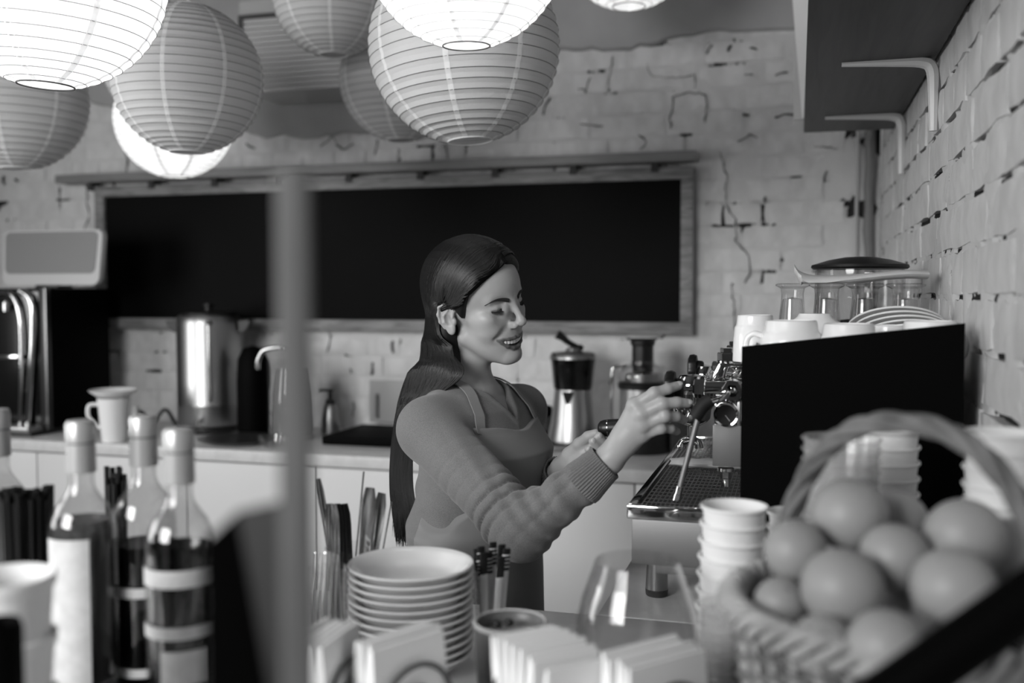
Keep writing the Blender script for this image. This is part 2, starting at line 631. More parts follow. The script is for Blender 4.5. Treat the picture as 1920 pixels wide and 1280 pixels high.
crack([(1350, 285), (1362, 330), (1360, 385), (1378, 410), (1380, 455), (1402, 478), (1408, 515), (1396, 530)], 0.0035)
crack([(1372, 530), (1378, 600), (1382, 655)], 0.0035)
crack([(1256, 240), (1262, 180), (1290, 172), (1325, 178), (1322, 230)], 0.0032)
crack([(1215, 120), (1222, 145), (1260, 146), (1300, 140)], 0.0022)
crack([(1150, 105), (1140, 160)], 0.0025)
crack([(1085, 165), (1100, 172), (1107, 145)], 0.0045)
crack([(1030, 180), (1018, 215)], 0.006)
crack([(1090, 232), (1130, 236)], 0.0045)
crack([(836, 268), (838, 296)], 0.0045)
crack([(1195, 250), (1212, 268), (1200, 280)], 0.003)
crack([(1335, 82), (1325, 100)], 0.005)
crack([(1372, 86), (1365, 96)], 0.006)
crack([(1404, 89), (1420, 93)], 0.005)
crack([(1392, 214), (1405, 216)], 0.007)
crack([(1300, 140), (1303, 165)], 0.0022)
crack([(1395, 138), (1412, 140)], 0.0035)
crack([(1455, 140), (1478, 136)], 0.007)
crack([(1455, 218), (1500, 214)], 0.006)
crack([(1385, 265), (1405, 252), (1420, 258)], 0.004)
crack([(1528, 276), (1570, 278)], 0.003)
crack([(1433, 370), (1436, 380)], 0.006)
crack([(1545, 340), (1550, 320)], 0.004)
crack([(160, 345), (166, 400), (158, 430)], 0.003)
crack([(5, 330), (8, 346)], 0.007)
crack([(30, 335), (32, 340)], 0.007)
crack([(235, 285), (240, 312)], 0.004)
crack([(463, 268), (478, 278)], 0.008)
crack([(600, 275), (625, 258), (640, 282), (662, 270)], 0.004)
crack([(703, 292), (706, 262)], 0.003)
crack([(620, 615), (612, 660)], 0.004)
crack([(737, 640), (736, 662)], 0.006)
crack([(655, 690), (658, 700)], 0.006)
crack([(697, 680), (696, 702)], 0.007)
crack([(664, 755), (662, 780)], 0.005)

# rough seam and pipe where the two walls meet
cm = M()
zz = [0.97 + i * 0.07 for i in range(19)]
cm.tube([(at(1630, 400, Y=YB).x + rb.uniform(-.003, .003), YB - 0.008, z) for z in zz], [0.016 + rb.uniform(-.004, .003) for _ in zz], 8)
part('corner_seam', cm, mat('seam_filler', 120, 0.8, bump=(50, 0.8, 0.006)), wall_back)
cb = M()
cb.tube([(at(1606, 400, Y=YB).x + rb.uniform(-.001, .001), YB - 0.012, z) for z in [0.97 + i * 0.08 for i in range(16)]], 0.006, 8)
solo('wall_cable', cb, mat('painted_cable', 170, 0.6), 'thin painted cable running down the back wall beside its corner', 'cable', (at(1606, 400, Y=YB).x, YB - .012, .97))

# slatted duct box high on the back wall
dx0, dx1 = at(452, 40, Y=3.16).x, at(860, 100, Y=3.16).x
dz0 = at(560, 168, Y=3.16).z
dz1 = at(480, 34, Y=3.16).z
duct = thing('duct_box', 'white slatted duct box fixed high on the back wall behind the lanterns', 'duct', (dx0, YB - .012, dz0))
part('casing', M().span((dx0, 3.18, dz0 + .004), (dx1, YB - .013, dz1)), mat('duct_white', 170, 0.5), duct, True)
ns = 14
sh = (dz1 - dz0) / ns
for i in range(ns):
    part('slat', M().span((dx0 + .001, 3.160, dz0 + sh * i + .0012), (dx1 - .001, 3.181, dz0 + sh * (i + 1) - .0012), .003), bpy.data.materials.get('duct_slat') or mat('duct_slat', 178, 0.32), duct, True)
part('top_rail', M().span((dx0 - .006, 3.150, dz1 - .002), (dx1, 3.19, dz1 + .012)), mat('duct_rail', 60, 0.6), duct, True)
part('end_rail', M().span((dx0 - .008, 3.152, dz0), (dx0 + .006, 3.19, dz1)), bpy.data.materials['duct_rail'], duct, True)
part('fascia_board', M().span((dx0 - .006, 3.158, dz1 + .012), (dx1, YB - .013, dz1 + .06)), bpy.data.materials['duct_white'], duct, True)
# dark edge trims on the ceiling
for i, (p, q) in enumerate((((300, 2), (330, 13)), ((405, -6), (447, 18)))):
    a, b = at(*p, Z=CEIL - .012), at(*q, Z=CEIL - .012)
    m = M().tube([a, b], 0.014, 4)
    o = struct('trim_%d' % (i + 1), m, mat('dark_trim', 40, 0.6))

# ------------------------------------------------------------------ chalkboard with ledge
FRAME = wood_mat('grey_weathered_wood', 132, 96, (1.5, 12, 12), 5)
yb = YB - 0.03
A, Bp, Cc, D = at(176, 346, Y=yb - .02), at(1301, 311, Y=yb - .02), at(1297, 628, Y=yb - .02), at(176, 628, Y=yb - .02)
bx0, bx1, bz0, bz1 = A.x, Bp.x, Cc.z, Bp.z
cbd = thing('chalkboard', 'long black menu board in a weathered wooden frame on the back wall', 'board', ((bx0 + bx1) / 2, YB - .02, bz0))
fw = 0.042
BOARD = mat('black_board', 10, 0.5, vary=(2.0, 7, 2), spec=0.05)
part('board_panel', M().span((bx0 + fw - .01, yb - .005, bz0 + fw - .01), (bx1 - fw + .01, yb + .022, bz1 - fw + .01)), BOARD, cbd, True)
part('frame_rail', M().span((bx0, yb - .022, bz1 - fw), (bx1, yb + .02, bz1), .003), FRAME, cbd, True)
part('frame_rail', M().span((bx0, yb - .022, bz0), (bx1, yb + .02, bz0 + fw), .003), FRAME, cbd, True)
part('frame_stile', M().span((bx0, yb - .021, bz0 + fw), (bx0 + fw, yb + .02, bz1 - fw), .003), FRAME, cbd, True)
part('frame_stile', M().span((bx1 - fw, yb - .021, bz0 + fw), (bx1, yb + .02, bz1 - fw), .003), FRAME, cbd, True)
lz0, lz1 = at(1303, 300, Y=YB - .09).z, at(1303, 281, Y=YB - .09).z
lx0, lx1 = at(102, 330, Y=YB - .09).x, at(1305, 290, Y=YB - .09).x
led = thing('wall_ledge', 'narrow grey wooden ledge running above the black menu board', 'shelf', ((lx0 + lx1) / 2, YB - .014, lz0))
part('ledge_board', M().span((lx0, YB - .09, lz0), (lx1, YB - .0115, lz1), .004), wood_mat('ledge_wood', 128, 112, (1, 10, 10), 4), led, True)
for i in range(9):
    x = lx0 + (lx1 - lx0) * (i + .5) / 9
    part('ledge_block', M().span((x - .012, YB - .06, lz0 - .03), (x + .012, YB - .008, lz0 + .001)), mat('dark_bracket', 35, .6) if i == 0 else bpy.data.materials['dark_bracket'], led, True)

# ------------------------------------------------------------------ counters and cabinets
yf = 2.83
ct = solo('back_countertop', M().span((XL + .02, yf, ZC - .038), (XR - .02, YB - .014, ZC), .004), COUNTERT, 'pale worktop running the length of the back wall under the menu board', 'worktop', (-1.6, 3.1, ZC - .038))
wk = 0.60
x = XR - .03
names = ['under the juicer', 'behind the apron of the barista', 'below the grinder and the barista hands', 'behind the cutlery jars', 'under the steel urn', 'under the white jug', 'behind the bottles at the frame edge']
pxs = [1400, 1190, 755, 591, 350, 70, -420]
xs = [XR - .03] + [at(p, 900, Y=yf + .02).x for p in pxs[1:]]
HND = mat('cabinet_handle', 120, .3, metal=1)
labs = ['white base cabinet standing behind the espresso machine', 'white base cabinet directly behind the barista, below the hand juicer', 'white base cabinet behind the cutlery jars and plate stack', 'white base cabinet under the steel urn', 'white base cabinet under the white jug', 'white base cabinet under the black coffee brewer']
for i in range(6):
    x1, x0 = xs[i] - .001, max(xs[i + 1], XL + .03) + .001
    if x1 - x0 < .05: continue
    c = thing('base_cabinet', labs[i], 'cabinet', ((x0 + x1) / 2, yf + .3, 0), group='cabinets under the back worktop')
    part('carcass', M().span((x0, yf + .04, .1), (x1, YB - .03, ZC - .039)), CABINET, c, True)
    part('plinth', M().span((x0 + .002, yf + .07, 0.002), (x1 - .002, YB - .1, .1)), GREYP, c, True)
    dr = part('door', M().span((x0 + .0015, yf + .02, .105), (x1 - .0015, yf + .039, ZC - .046), .0015), CABINET, c, True)
    h = M().tube([(x0 + .05, yf + .02, .52), (x0 + .05, yf - .003, .53), (x0 + .05, yf - .003, .63), (x0 + .05, yf + .02, .64)], .005, 8)
    part('handle', h, HND, dr, True)

# machine counter (right) and the front bar, both at the same height
XM = at(1115, 1160, Z=ZC).x
mc = thing('machine_counter', 'pale counter carrying the black espresso machine along the right wall', 'counter', (XM + .27, 2.0, 0))
part('worktop', M().span((XM, 1.535, ZC - .038), (XR - .012, yf - .002, ZC), .002), mat('machine_worktop', 206, .3, vary=(24, 198, 4)), mc, True)
part('side_panel', M().span((XM + .02, 1.55, 0.002), (XR - .02, yf - .03, ZC - .039)), mat('grey_panel', 150, .5), mc, True)
BARX0 = -1.9
bar = thing('front_bar', 'pale front bar counter with cups, plates, napkins and bottles on it', 'counter', ((BARX0 + XR) / 2, 1.0, 0))
part('worktop', M().span((BARX0, 0.30, ZC - .038), (XR - .012, 1.531, ZC), .003), mat('bar_worktop', 226, .28, vary=(24, 218, 4)), bar, True)
part('front_panel', M().span((BARX0 + .03, 0.4, 0.002), (XR - .02, 1.45, ZC - .039)), GREYP, bar, True)

# ------------------------------------------------------------------ wall shelf on the right with brackets, papers on it
s0, s1 = at(1507, 248, X=-0.07), None
shz = at(1700, 205, X=XR - .004).z              # underside, from its wall edge
p_end = at(1507, 249, Z=shz)
SY1 = p_end.y
SX0 = p_end.x
shelf = thing('wall_shelf', 'dark wooden shelf on white brackets high on the right wall', 'shelf', (XR - .004, 1.6, shz))
part('shelf_board', M().span((SX0, 0.55, shz), (XR - .006, SY1, shz + .032), .002), wood_mat('dark_shelf_wood', 46, 18, (9, 0.5, 9), 5, .5), shelf, True)
BRK = mat('white_bracket', 190, .4)
for (pw, pe, ph) in (((1757, 110), (1578, 123), 232), ((1693, 214), (1547, 222), 318)):
    w = at(*pw, Z=shz - .004)
    e = at(*pe, Z=shz - .004)
    y = (w.y + e.y) / 2
    zlow = at(pw[0] + 3, ph, X=XR - .01).z
    m = M()
    m.tube(spline([(e.x, y, shz - .003), ((e.x + XR) / 2, y, shz - .005), (XR - .030, y, shz - .008), (XR - .013, y, shz - .022), (XR - .010, y, shz - .06), (XR - .009, y, zlow)], 22), [.004 + .006 * min(1, i / 10) * (1 if i < 14 else (1 - (i - 14) / 12)) for i in range(22)], 8, flat=1.2)
    part('bracket', m, BRK, shelf, True)
# white boards standing on the far end of the shelf, a little over its front edge
ya, yb_ = SY1 - .045, SY1 - .015
q0, q1 = at(1504, 205, Y=ya), at(1490, 5, Y=ya)
nb = M().prism([(q0.x, shz + .0325), (q0.x + .17, shz + .0325), (q1.x + .17, shz + .42), (q1.x - .012, shz + .42)], ya - .006, ya + .006)
solo('white_notice', nb, mat('white_card', 238, .6), 'bright white board standing upright on the far end of the dark wall shelf', 'board', (q0.x + .08, ya, shz + .0325))
q0 = at(1488, 205, Y=yb_)
n2 = M().span((q0.x, yb_ - .006, shz + .0325), (q0.x + .15, yb_ + .006, at(1484, 26, Y=yb_).z), .001)
solo('grey_notice', n2, mat('pale_card', 190, .6), 'narrow grey board edge showing behind the white board on the wall shelf', 'board', (q0.x + .07, yb_, shz + .0325))

# ------------------------------------------------------------------ paper lanterns
P_LIT = paper_lantern_mat('lit_paper', 250, .5)
P_DULL = paper_lantern_mat('unlit_paper', 222, .28)
P_SEAM = paper_lantern_mat('paper_seam', 250, .35)
WIREM = mat('lantern_wire', 70, .5)
CORD = mat('white_cord', 205, .5)
BULB = emission_mat('bulb_glow', 25)
NR = 24
a_end = math.asin(.235)


def lantern_meshes(lit, seed):
    r_ = random.Random(seed)
    angs = [a_end + (PI - 2 * a_end) * i / NR + (r_.uniform(-.012, .012) if 0 < i < NR else 0) for i in range(NR + 1)]
    prof = []
    for i, a in enumerate(angs):
        prof.append((math.sin(a), -math.cos(a)))
        if i < NR:
            b = (a + angs[i + 1]) / 2
            k = 0.990
            prof.append((math.sin(b) * k, -math.cos(b) * k))
    shade = M().lathe(prof, seg=80)
    wire = M()
    for a in angs:
        n = 64
        wire.tube([(math.sin(a) * 1.0015 * math.cos(2 * PI * k / n), math.sin(a) * 1.0015 * math.sin(2 * PI * k / n), -math.cos(a) * 1.0015) for k in range(n)], .0035, 4, closed=True)
    n = 64
    rings_ = []
    for a in (angs[0], angs[-1]):
        ring = M()
        rings_.append(ring)
        ring.tube([(math.sin(a) * math.cos(2 * PI * k / n), math.sin(a) * math.sin(2 * PI * k / n), -math.cos(a) * 1.004) for k in range(n)], .008, 6, closed=True)
    seam = M()
    wd = .055
    vs, fs = [], []
    for i, (pr, pz) in enumerate(prof):
        w2 = min(wd / 2, pr * .12)
        for sgn in (-1, 1):
            t = sgn * w2 / max(pr, .1)
            vs.append((pr * 1.004 * math.cos(t), pr * 1.004 * math.sin(t), pz * 1.004))
    for i in range(len(prof) - 1): fs.append((2 * i, 2 * i + 1, 2 * i + 3, 2 * i + 2))
    seam.add(vs, fs)
    bulb = M().ball((0, 0, .05), .16, 16, 10)
    return {'shade': shade.mesh('paper_shade', P_LIT if lit else P_DULL, 5), 'wire': wire.mesh('spiral_wire', WIREM), 'ring': [r__.mesh('end_ring', WIREM if lit else P_SEAM) for r__ in rings_],
            'seam': seam.mesh('paper_seam', P_SEAM, 5), 'bulb': bulb.mesh('bulb', BULB)}


LSETS = {True: lantern_meshes(True, 1), False: lantern_meshes(False, 2)}
LG = 'round paper lanterns under the ceiling'


def lantern(px, py, d, r, lit, label, power=7.0, rz=0.0, tilt=(0, 0)):
    c = at(px, py, d=d)
    t = thing('paper_lantern', label, 'lantern', c, rz, LG)
    t.rotation_euler = (tilt[0], tilt[1], rz)
    S_ = LSETS[lit]
    o = link('paper_shade', S_['shade'], t); o.scale = (r, r, r)
    o = link('spiral_wire', S_['wire'], t); o.scale = (r, r, r)
    for r__ in S_['ring']:
        o = link('end_ring', r__, t); o.scale = (r, r, r)
    for k in range(8):
        o = link('paper_seam', S_['seam'], t); o.scale = (r, r, r); o.rotation_euler.z = 2 * PI * k / 8
    m = M().tube([(0, 0, r * .2), (0, 0, CEIL - c.z)], .003, 6)
    part('cord', m, CORD, t)
    if lit:
        o = link('bulb', S_['bulb'], t); o.scale = (r, r, r)
        l = bpy.data.lights.new('lantern_bulb_light', 'POINT')
        l.energy, l.shadow_soft_size = power, r * .2
        lo = bpy.data.objects.new('lantern_bulb_light', l)
        COL.objects.link(lo)
        lo.location = c
    else:
        part('lamp_socket', M().lathe([(0, r * .2), (.018, r * .2), (.018, r * .2 + .05), (.006, r * .2 + .06), (0, r * .2 + .06)], seg=12), BLACK, t)
    return t


lantern(90, -52, 1.74, .20, True, 'glowing paper lantern cut by the top left corner of the picture', 3.6, .35, (.02, .05))
lantern(872, -104, 1.60, .163, True, 'glowing paper lantern at top centre in front of the large unlit one', 2.8, .1, (.05, .0))
lantern(870, 89, 2.20, .211, False, 'large unlit paper lantern at the centre, right below the glowing one', rz=.12, tilt=(-.02, -.07))
lantern(352, 149, 2.43, .18, False, 'unlit paper lantern left of centre, hiding most of a glowing one', rz=.28, tilt=(.0, .02))
lantern(327, 225, 3.40, .197, True, 'glowing paper lantern mostly hidden, showing as a bright crescent', 2.2, .2)
lantern(28, 188, 2.87, .20, False, 'unlit paper lantern hanging at the left edge below the glowing corner one', rz=.5)
lantern(624, -8, 2.85, .171, False, 'unlit paper lantern at the top, left of the glowing centre lantern', rz=.4)
lantern(752, 150, 3.14, .193, False, 'unlit paper lantern half hidden behind the large central one', rz=.1)
lantern(1180, -117, 2.85, .20, True, 'glowing paper lantern of which only the bottom shows at the top edge right of centre', 1.6, .1)
lantern(302, 128, 2.86, .16, False, 'unlit paper lantern of which only a left sliver shows behind its neighbour', rz=.1)
# ================================================================== espresso machine on the right counter
YP = 1.50
pTL, pTR = at(1391, 650, Y=YP), at(1810, 606, Y=YP)
PX0, PX1 = pTL.x, min(pTR.x, XR - .016)
MZ0 = 1.053                     # underside of the body
TRZ = 1.145                     # top of the drip tray rim
TX0 = at(1175, 950, Y=YP).x     # front of the tray
YE = 2.26                       # far end of the machine
EM = thing('espresso_machine', 'two-group chrome espresso machine with a matt black side panel by the right wall', 'coffee machine', ((TX0 + PX1) / 2, 1.88, ZC))


def ep(name, m, mats, label=None, sharp=38): return part(name, m, mats, EM, True, sharp, label)


outl = [(PX0, MZ0 - .03), (PX1, MZ0 - .03), (PX1, pTR.z), (PX0, pTL.z)]
ep('side_panel', M().prism(outl, YP, YP + .010), BLACKM, 'matt black near side panel')
ep('side_panel', M().prism(outl, YE, YE + .010), BLACKM, 'matt black far side panel')
ep('body_casing', M().span((PX0 + .012, YP + .011, 1.16), (PX1 - .004, YE - .001, 1.352), .004), STEELD)
CT_Z = 1.356
ep('cup_tray', M().span((PX0 + .004, YP + .0105, CT_Z - .008), (PX1 - .001, YE - .0005, CT_Z), .002), STEEL)
rl = M()
rl.tube([(PX0 + .012, YP + .02, CT_Z + .03), (PX0 + .012, YE - .02, CT_Z + .03)], .004, 8)
ep('cup_rail', rl, CHROME)
ep('lower_body', M().span((TX0 + .007, YP + .006, MZ0), (PX1 - .002, YE, TRZ - .022), .0025), STEEL)
ep('under_tray', M().span((TX0 + .04, YP + .04, MZ0 - .022), (PX1 - .02, YE - .04, MZ0 - .0005), .002), STEELD)
TX1 = PX0 - .004
tr = M()
tr.span((TX0, YP, TRZ - .021), (TX1, YP + .014, TRZ), .0025)
tr.span((TX0, YP + .0142, TRZ - .021), (TX0 + .013, YE, TRZ), .0025)
tr.span((TX0, YE + .0002, TRZ - .021), (TX1, YE + .012, TRZ), .0025)
ep('tray_rim', tr, CHROME)
ep('tray_basin', M().span((TX0 + .0132, YP + .0145, TRZ - .0215), (TX1, YE - .001, TRZ - .017)), BLACK)
gx0, gx1 = TX0 + .020, TX1 - .003
nw = 21
for i in range(nw):
    x = gx0 + (gx1 - gx0) * i / (nw - 1)
    ep('grill_wire', M().tube([(x, YP + .018, TRZ - .006), (x, YP + .02, TRZ - .002), (x, YE - .02, TRZ - .002), (x, YE - .018, TRZ - .006)], .0011, 5), STEELD)
for i in range(26):
    y = YP + .026 + i * .0275
    ep('grill_crossbar', M().tube([(gx0 - .003, y, TRZ - .0075), (gx0 - .003, y, TRZ - .0045), (gx1 + .003, y, TRZ - .0045), (gx1 + .003, y, TRZ - .0075)], .0007, 5), STEELD)
for fx, fy in ((-.222, 1.66), (-.222, YE - .1), (PX1 - .06, 1.66), (PX1 - .06, YE - .1)):
    ft = ep('foot', M().lathe([(0, MZ0), (.0165, MZ0), (.0168, MZ0 - .02), (.019, ZC + .012), (.0, ZC + .012)], (fx, fy, 0), seg=28), STEELD)
    part('foot_pad', M().lathe([(0, ZC + .0125), (.0192, ZC + .0122), (.0185, ZC + .002), (.017, ZC + .0005), (0, ZC + .0005)], (fx, fy, 0), seg=28), RUBBER, ft, True)


def hexnut(c, r, L, axis, m=None, ch=.8):
    m = m or M()
    return m.lathe([(0, 0), (r * ch, 0), (r, L * .12), (r, L * .88), (r * ch, L), (0, L)], c, axis, 6)


def valve(yk, zk, near):
    """steam tap: black knob on a stem along X, hex nut, body and elbow"""
    kx = at(1246, 727, Y=1.62).x
    k = 1.0
    wob = lambda a, i: 1 + .035 * math.cos(9 * a)
    kn = ep('steam_knob', M().lathe([(0, 0), (.020, .0005), (.0275, .004), (.0285, .011), (.026, .017), (.0165, .0185), (.0155, .028), (.0125, .0305), (0, .0305)], (kx, yk, zk), 'X', 54, wob=wob), BLACK, 'black fluted tap knob')
    ep('tap_stem', M().lathe([(0, .03), (.0036, .03), (.0036, .05), (0, .05)], (kx, yk, zk), 'X', 16), CHROME)
    ep('tap_nut', hexnut((kx + .0465, yk, zk), .0155, .0205, 'X'), CHROME)
    ep('tap_body', M().lathe([(0, .066), (.0125, .066), (.0128, .098), (0, .098)], (kx, yk, zk), 'X', 32), CHROME)
    ex = kx + .109
    el = M().ball((ex, yk, zk), .0175, 24, 14)
    el.lathe([(0, 0), (.012, 0), (.012, .06), (0, .06)], (ex, yk, zk), 'X', 24)
    ep('tap_elbow', el, CHROME)
    hn = M()
    # hexagonal socket that opens towards -Y
    hn.lathe([(.0105, 0), (.0165, 0), (.0185, .003), (.0185, .014), (.0165, .017), (0, .017)], (ex, yk - .026, zk), 'Y', 6)
    hn.lathe([(.0105, 0), (.0105, .0165), (0, .0165)], (ex, yk - .026, zk), 'Y', 24, mi=1)
    ep('tap_socket', hn, [CHROME, BLACK])
    return ex


kz = at(1257, 727, Y=1.62).z
ex = valve(1.62, kz, True)
# steam wand: pipe out of the socket, rubber sleeve, long tube to the tray
q = [at(1366, 730, Y=1.605), at(1364, 738, Y=1.572), at(1352, 748, Y=1.552), at(1336, 753, Y=1.546), at(1322, 757, Y=1.543), at(1312, 768, Y=1.541), at(1307, 785, Y=1.540)]
wp = spline(q, 26)
ep('wand_pipe', M().tube(wp, .0046, 12), CHROME)
ep('rubber_grip', M().tube(spline([at(1333, 749, Y=1.545), at(1319, 759, Y=1.543), at(1309, 773, Y=1.541), at(1302, 783, Y=1.54)], 12), .0108, 14), RUBBER, 'black rubber grip')
w0, w1 = at(1311, 776, Y=1.540), at(1272, 924, Y=1.531)
ep('steam_wand', M().tube([w0, w1], .0046, 14), STEEL)
dr_ = (w1 - w0).normalized()
ep('wand_tip', M().tube([w1 - dr_ * .010, w1 + dr_ * .002, w1 + dr_ * .0025, w1 + dr_ * .012, w1 + dr_ * .0145], [.0056, .0056, .0066, .0066, .004], 16), CHROME)
# far tap
fk = at(1307, 691, Y=1.98)
ex2 = valve(1.98, fk.z, False)
ep('far_wand', M().tube(spline([(ex2, 1.955, fk.z), (ex2 - .005, 1.93, fk.z - .015), (ex2 - .01, 1.92, fk.z - .06), (ex2 - .016, 1.92, TRZ + .02)], 18), .0045, 12), STEELD)


def group_head(yg, full):
    """chrome bracket with an open frame, hex nuts on top, brew head below"""
    gx = at(1300, 770, Y=1.76).x
    z0 = at(1325, 722, Y=1.70).z
    z1 = at(1345, 682, Y=1.70).z
    xr = PX0 + .013
    x0 = at(1326, 722, Y=1.70).x
    x1 = at(1346, 684, Y=1.70).x
    w = .026
    fr = M()
    o = [(x0, z0), (xr, z0), (xr, z1), (x1, z1)]
    inn = [(x0 + .027, z0 + .010), (xr - .009, z0 + .010), (xr - .009, z1 - .008), (x1 + .014, z1 - .008)]
    vs, fs = [], []
    for y in (yg - w, yg + w):
        vs += [(x, y, z) for x, z in o] + [(x, y, z) for x, z in inn]
    for i in range(4):
        j = (i + 1) % 4
        fs += [(i, j, 4 + j, 4 + i), (8 + i, 12 + i, 12 + j, 8 + j), (i, 8 + i, 8 + j, j), (4 + i, 4 + j, 12 + j, 12 + i)]
    bm = bmesh.new()
    bv = [bm.verts.new(v) for v in vs]
    for f in fs: bm.faces.new([bv[i] for i in f])
    bmesh.ops.recalc_face_normals(bm, faces=list(bm.faces))
    bmesh.ops.bevel(bm, geom=list(bm.edges), offset=.0028, segments=2, profile=.6, affect='EDGES')
    bm.verts.index_update()
    fr.add([v.co.copy() for v in bm.verts], [[v.index for v in f.verts] for f in bm.faces])
    bm.free()
    fr.lathe([(0, 0), (.006, 0), (.006, .05), (0, .05)], ((x0 + xr) / 2 + .004, yg - .025, (z0 + z1) / 2 - .004), 'Y', 16)
    ep('group_bracket', fr, CHROME)
    nx = at(1363, 672, Y=1.70).x
    nt = hexnut((nx, yg, z1 + .0005), .0195, .0165, 'Z', ch=.9)
    nt.lathe([(0, 0), (.0205, 0), (.0205, .003), (0, .003)], (nx, yg, z1), 'Z', 32)
    ep('group_nut', nt, CHROME)
    ep('group_cap', hexnut((nx - .001, yg, z1 + .0168), .0135, .008, 'Z', ch=.92), CHROME)
    hd = M().lathe([(0, 0), (.030, 0), (.034, .004), (.034, .022), (.029, .027), (.029, .040), (.022, .052), (0, .055)], (gx, yg, z0 - .040), 'Z', 40)
    hd.tube([(gx, yg, z0 - .012), ((gx + xr) / 2, yg, z0 - .012), (xr, yg, z0 - .012)], .019, 16)
    ep('brew_head', hd, CHROME)
    return gx, z0


GX, GZ = group_head(1.745, True)
group_head(1.985, False)
# gauge facing the front bar, on its bracket
gc = at(1362, 776, Y=1.60)
gm = M().lathe([(.0158, 0), (.0188, -.001), (.0195, .003), (.0195, .02), (0, .02)], (gc.x, gc.y - .01, gc.z), 'Y', 40)
gm.span((gc.x - .019, gc.y + .004, gc.z - .021), (gc.x + .021, gc.y + .03, gc.z + .020), .003)
g_ = ep('pressure_gauge', gm, CHROME)
part('gauge_face', M().lathe([(0, 0), (.0157, 0), (.0157, .004), (0, .004)], (gc.x, gc.y - .0075, gc.z), 'Y', 32), mat('gauge_face', 48, .25, coat=.5), g_, True)
nd = M().tube([(gc.x - .001, gc.y - .0085, gc.z - .001), (gc.x + .006, gc.y - .0085, gc.z - .010)], .0008, 5)
part('gauge_needle', nd, mat('needle', 170, .5), g_, True)
# square column below the gauge with its drain bolt
a, b = at(1336, 796, Y=1.60), at(1389, 876, Y=1.60)
ep('column_cover', M().span((a.x, 1.60, b.z), (b.x + .004, 1.66, a.z), .0025), STEEL)
bc = at(1361, 876, Y=1.62)
bo = hexnut((bc.x, 1.62, bc.z - .018), .0095, .0125, 'Z')
bo.lathe([(0, 0), (.0066, 0), (.0066, .018), (0, .018)], (bc.x, 1.62, bc.z - .0305), 'Z', 18)
bo.lathe([(0, 0), (.013, 0), (.013, .005), (0, .005)], (bc.x, 1.62, bc.z - .0055), 'Z', 18)
ep('drain_bolt', bo, CHROME)
ep('back_splash', M().span((PX0 + .004, YP + .015, TRZ + .0005), (PX0 + .012, YE - .004, 1.345)), STEEL)
sg = M().lathe([(0, 0), (.007, 0), (.007, .10), (0, .10)], (PX0 - .03, 1.90, TRZ + .03), 'Z', 14)
ep('sight_tube', sg, CHROME)

# portafilter locked into the near group, handle pointing to the barista
PFY, PFZ = 1.745, at(1180, 800, Y=1.74).z
hx0, hx1 = at(1121, 803, Y=1.745).x, at(1236, 794, Y=1.745).x
zb = GZ - .0415
PF = thing('portafilter', 'portafilter with a black handle held under the brew head', 'portafilter', (GX, PFY, zb - .03))
zh0 = at(1136, 804, Y=PFY).z
zh1 = at(1240, 797, Y=PFY).z
dv = Vector((hx1 - hx0, 0, zh1 - zh0)).normalized()
h0 = Vector((hx0, PFY, zh0))
LH = (hx1 - hx0)
hm = M().tube([h0 + dv * t for t in (0, .002, .006, .012, .0185)], [.004, .0095, .0135, .0150, .0155], 24)
hm.tube([h0 + dv * t for t in (.0198, .04, LH * .6, LH * .85, LH)], [.0158, .0155, .0135, .012, .013], 24)
part('handle', hm, BLACK, PF, True)
part('handle_ring', M().tube([h0 + dv * .0184, h0 + dv * .0200], .0160, 24), CHROME, PF, True)
ne = M().tube([h0 + dv * (LH - .001), Vector((GX - .02, PFY, zb - .012))], [.008, .007], 12)
part('neck', ne, CHROME, PF, True)
part('filter_basket', M().lathe([(0, -.034), (.012, -.034), (.026, -.026), (.031, -.020), (.033, -.004), (.0345, -.003), (.0345, .0), (0, .0)], (GX, PFY, zb), 'Z', 36), CHROME, PF, True)
sp = M().lathe([(0, -.060), (.0072, -.060), (.0085, -.032), (0, -.032)], (GX, PFY, zb), 'Z', 16)
sp.tube(spline([(GX + .004, PFY, zb - .058), (GX - .012, PFY, zb - .060), (GX - .018, PFY, zb - .066), (GX - .019, PFY, zb - .074)], 10), [.0075] * 7 + [.0085, .009, .009], 12)
sp.tube(spline([(GX - .004, PFY, zb - .058), (GX + .008, PFY, zb - .062), (GX + .011, PFY, zb - .066), (GX + .012, PFY, zb - .073)], 10), .0075, 12)
part('spout', sp, CHROME, PF, True)

# folded towel on the drip tray
tw = M()
t0, t1 = at(1258, 852, Y=1.86), at(1338, 862, Y=1.86)
vs, fs = [], []
n1, n2 = 18, 14
tx1 = PX0 - .01
for j in range(n2 + 1):
    a = 2 * PI * j / (n2 + 1)
    for i in range(n1 + 1):
        x = t0.x + (tx1 - t0.x) * i / n1
        k = .7 + .3 * min(1, i / 3)
        vs.append((x + .003 * math.sin(3 * a), 1.86 + .022 * k * math.cos(a) + .004 * math.sin(i * .8), TRZ + .0085 + .0088 * k * math.sin(a) * (1 + .12 * math.sin(i * 1.3 + a * 2))))
for j in range(n2 + 1):
    for i in range(n1):
        j2 = (j + 1) % (n2 + 1)
        fs.append((j * (n1 + 1) + i, j * (n1 + 1) + i + 1, j2 * (n1 + 1) + i + 1, j2 * (n1 + 1) + i))
fs.append(tuple(j * (n1 + 1) for j in range(n2 + 1)))
fs.append(tuple(j * (n1 + 1) + n1 for j in range(n2, -1, -1)))
tw.add(vs, fs)
TOWEL = mat('towel_cotton', 205, .9, bump=(260, .5, .001))
solo('bar_towel', tw, TOWEL, 'white folded bar towel lying on the drip tray grill', 'towel', (-.15, 1.86, TRZ))

# ---------------------------------------------------------------- cups, plates and glasses on the cup tray
CUPG = 'white cups upside down on the espresso machine'


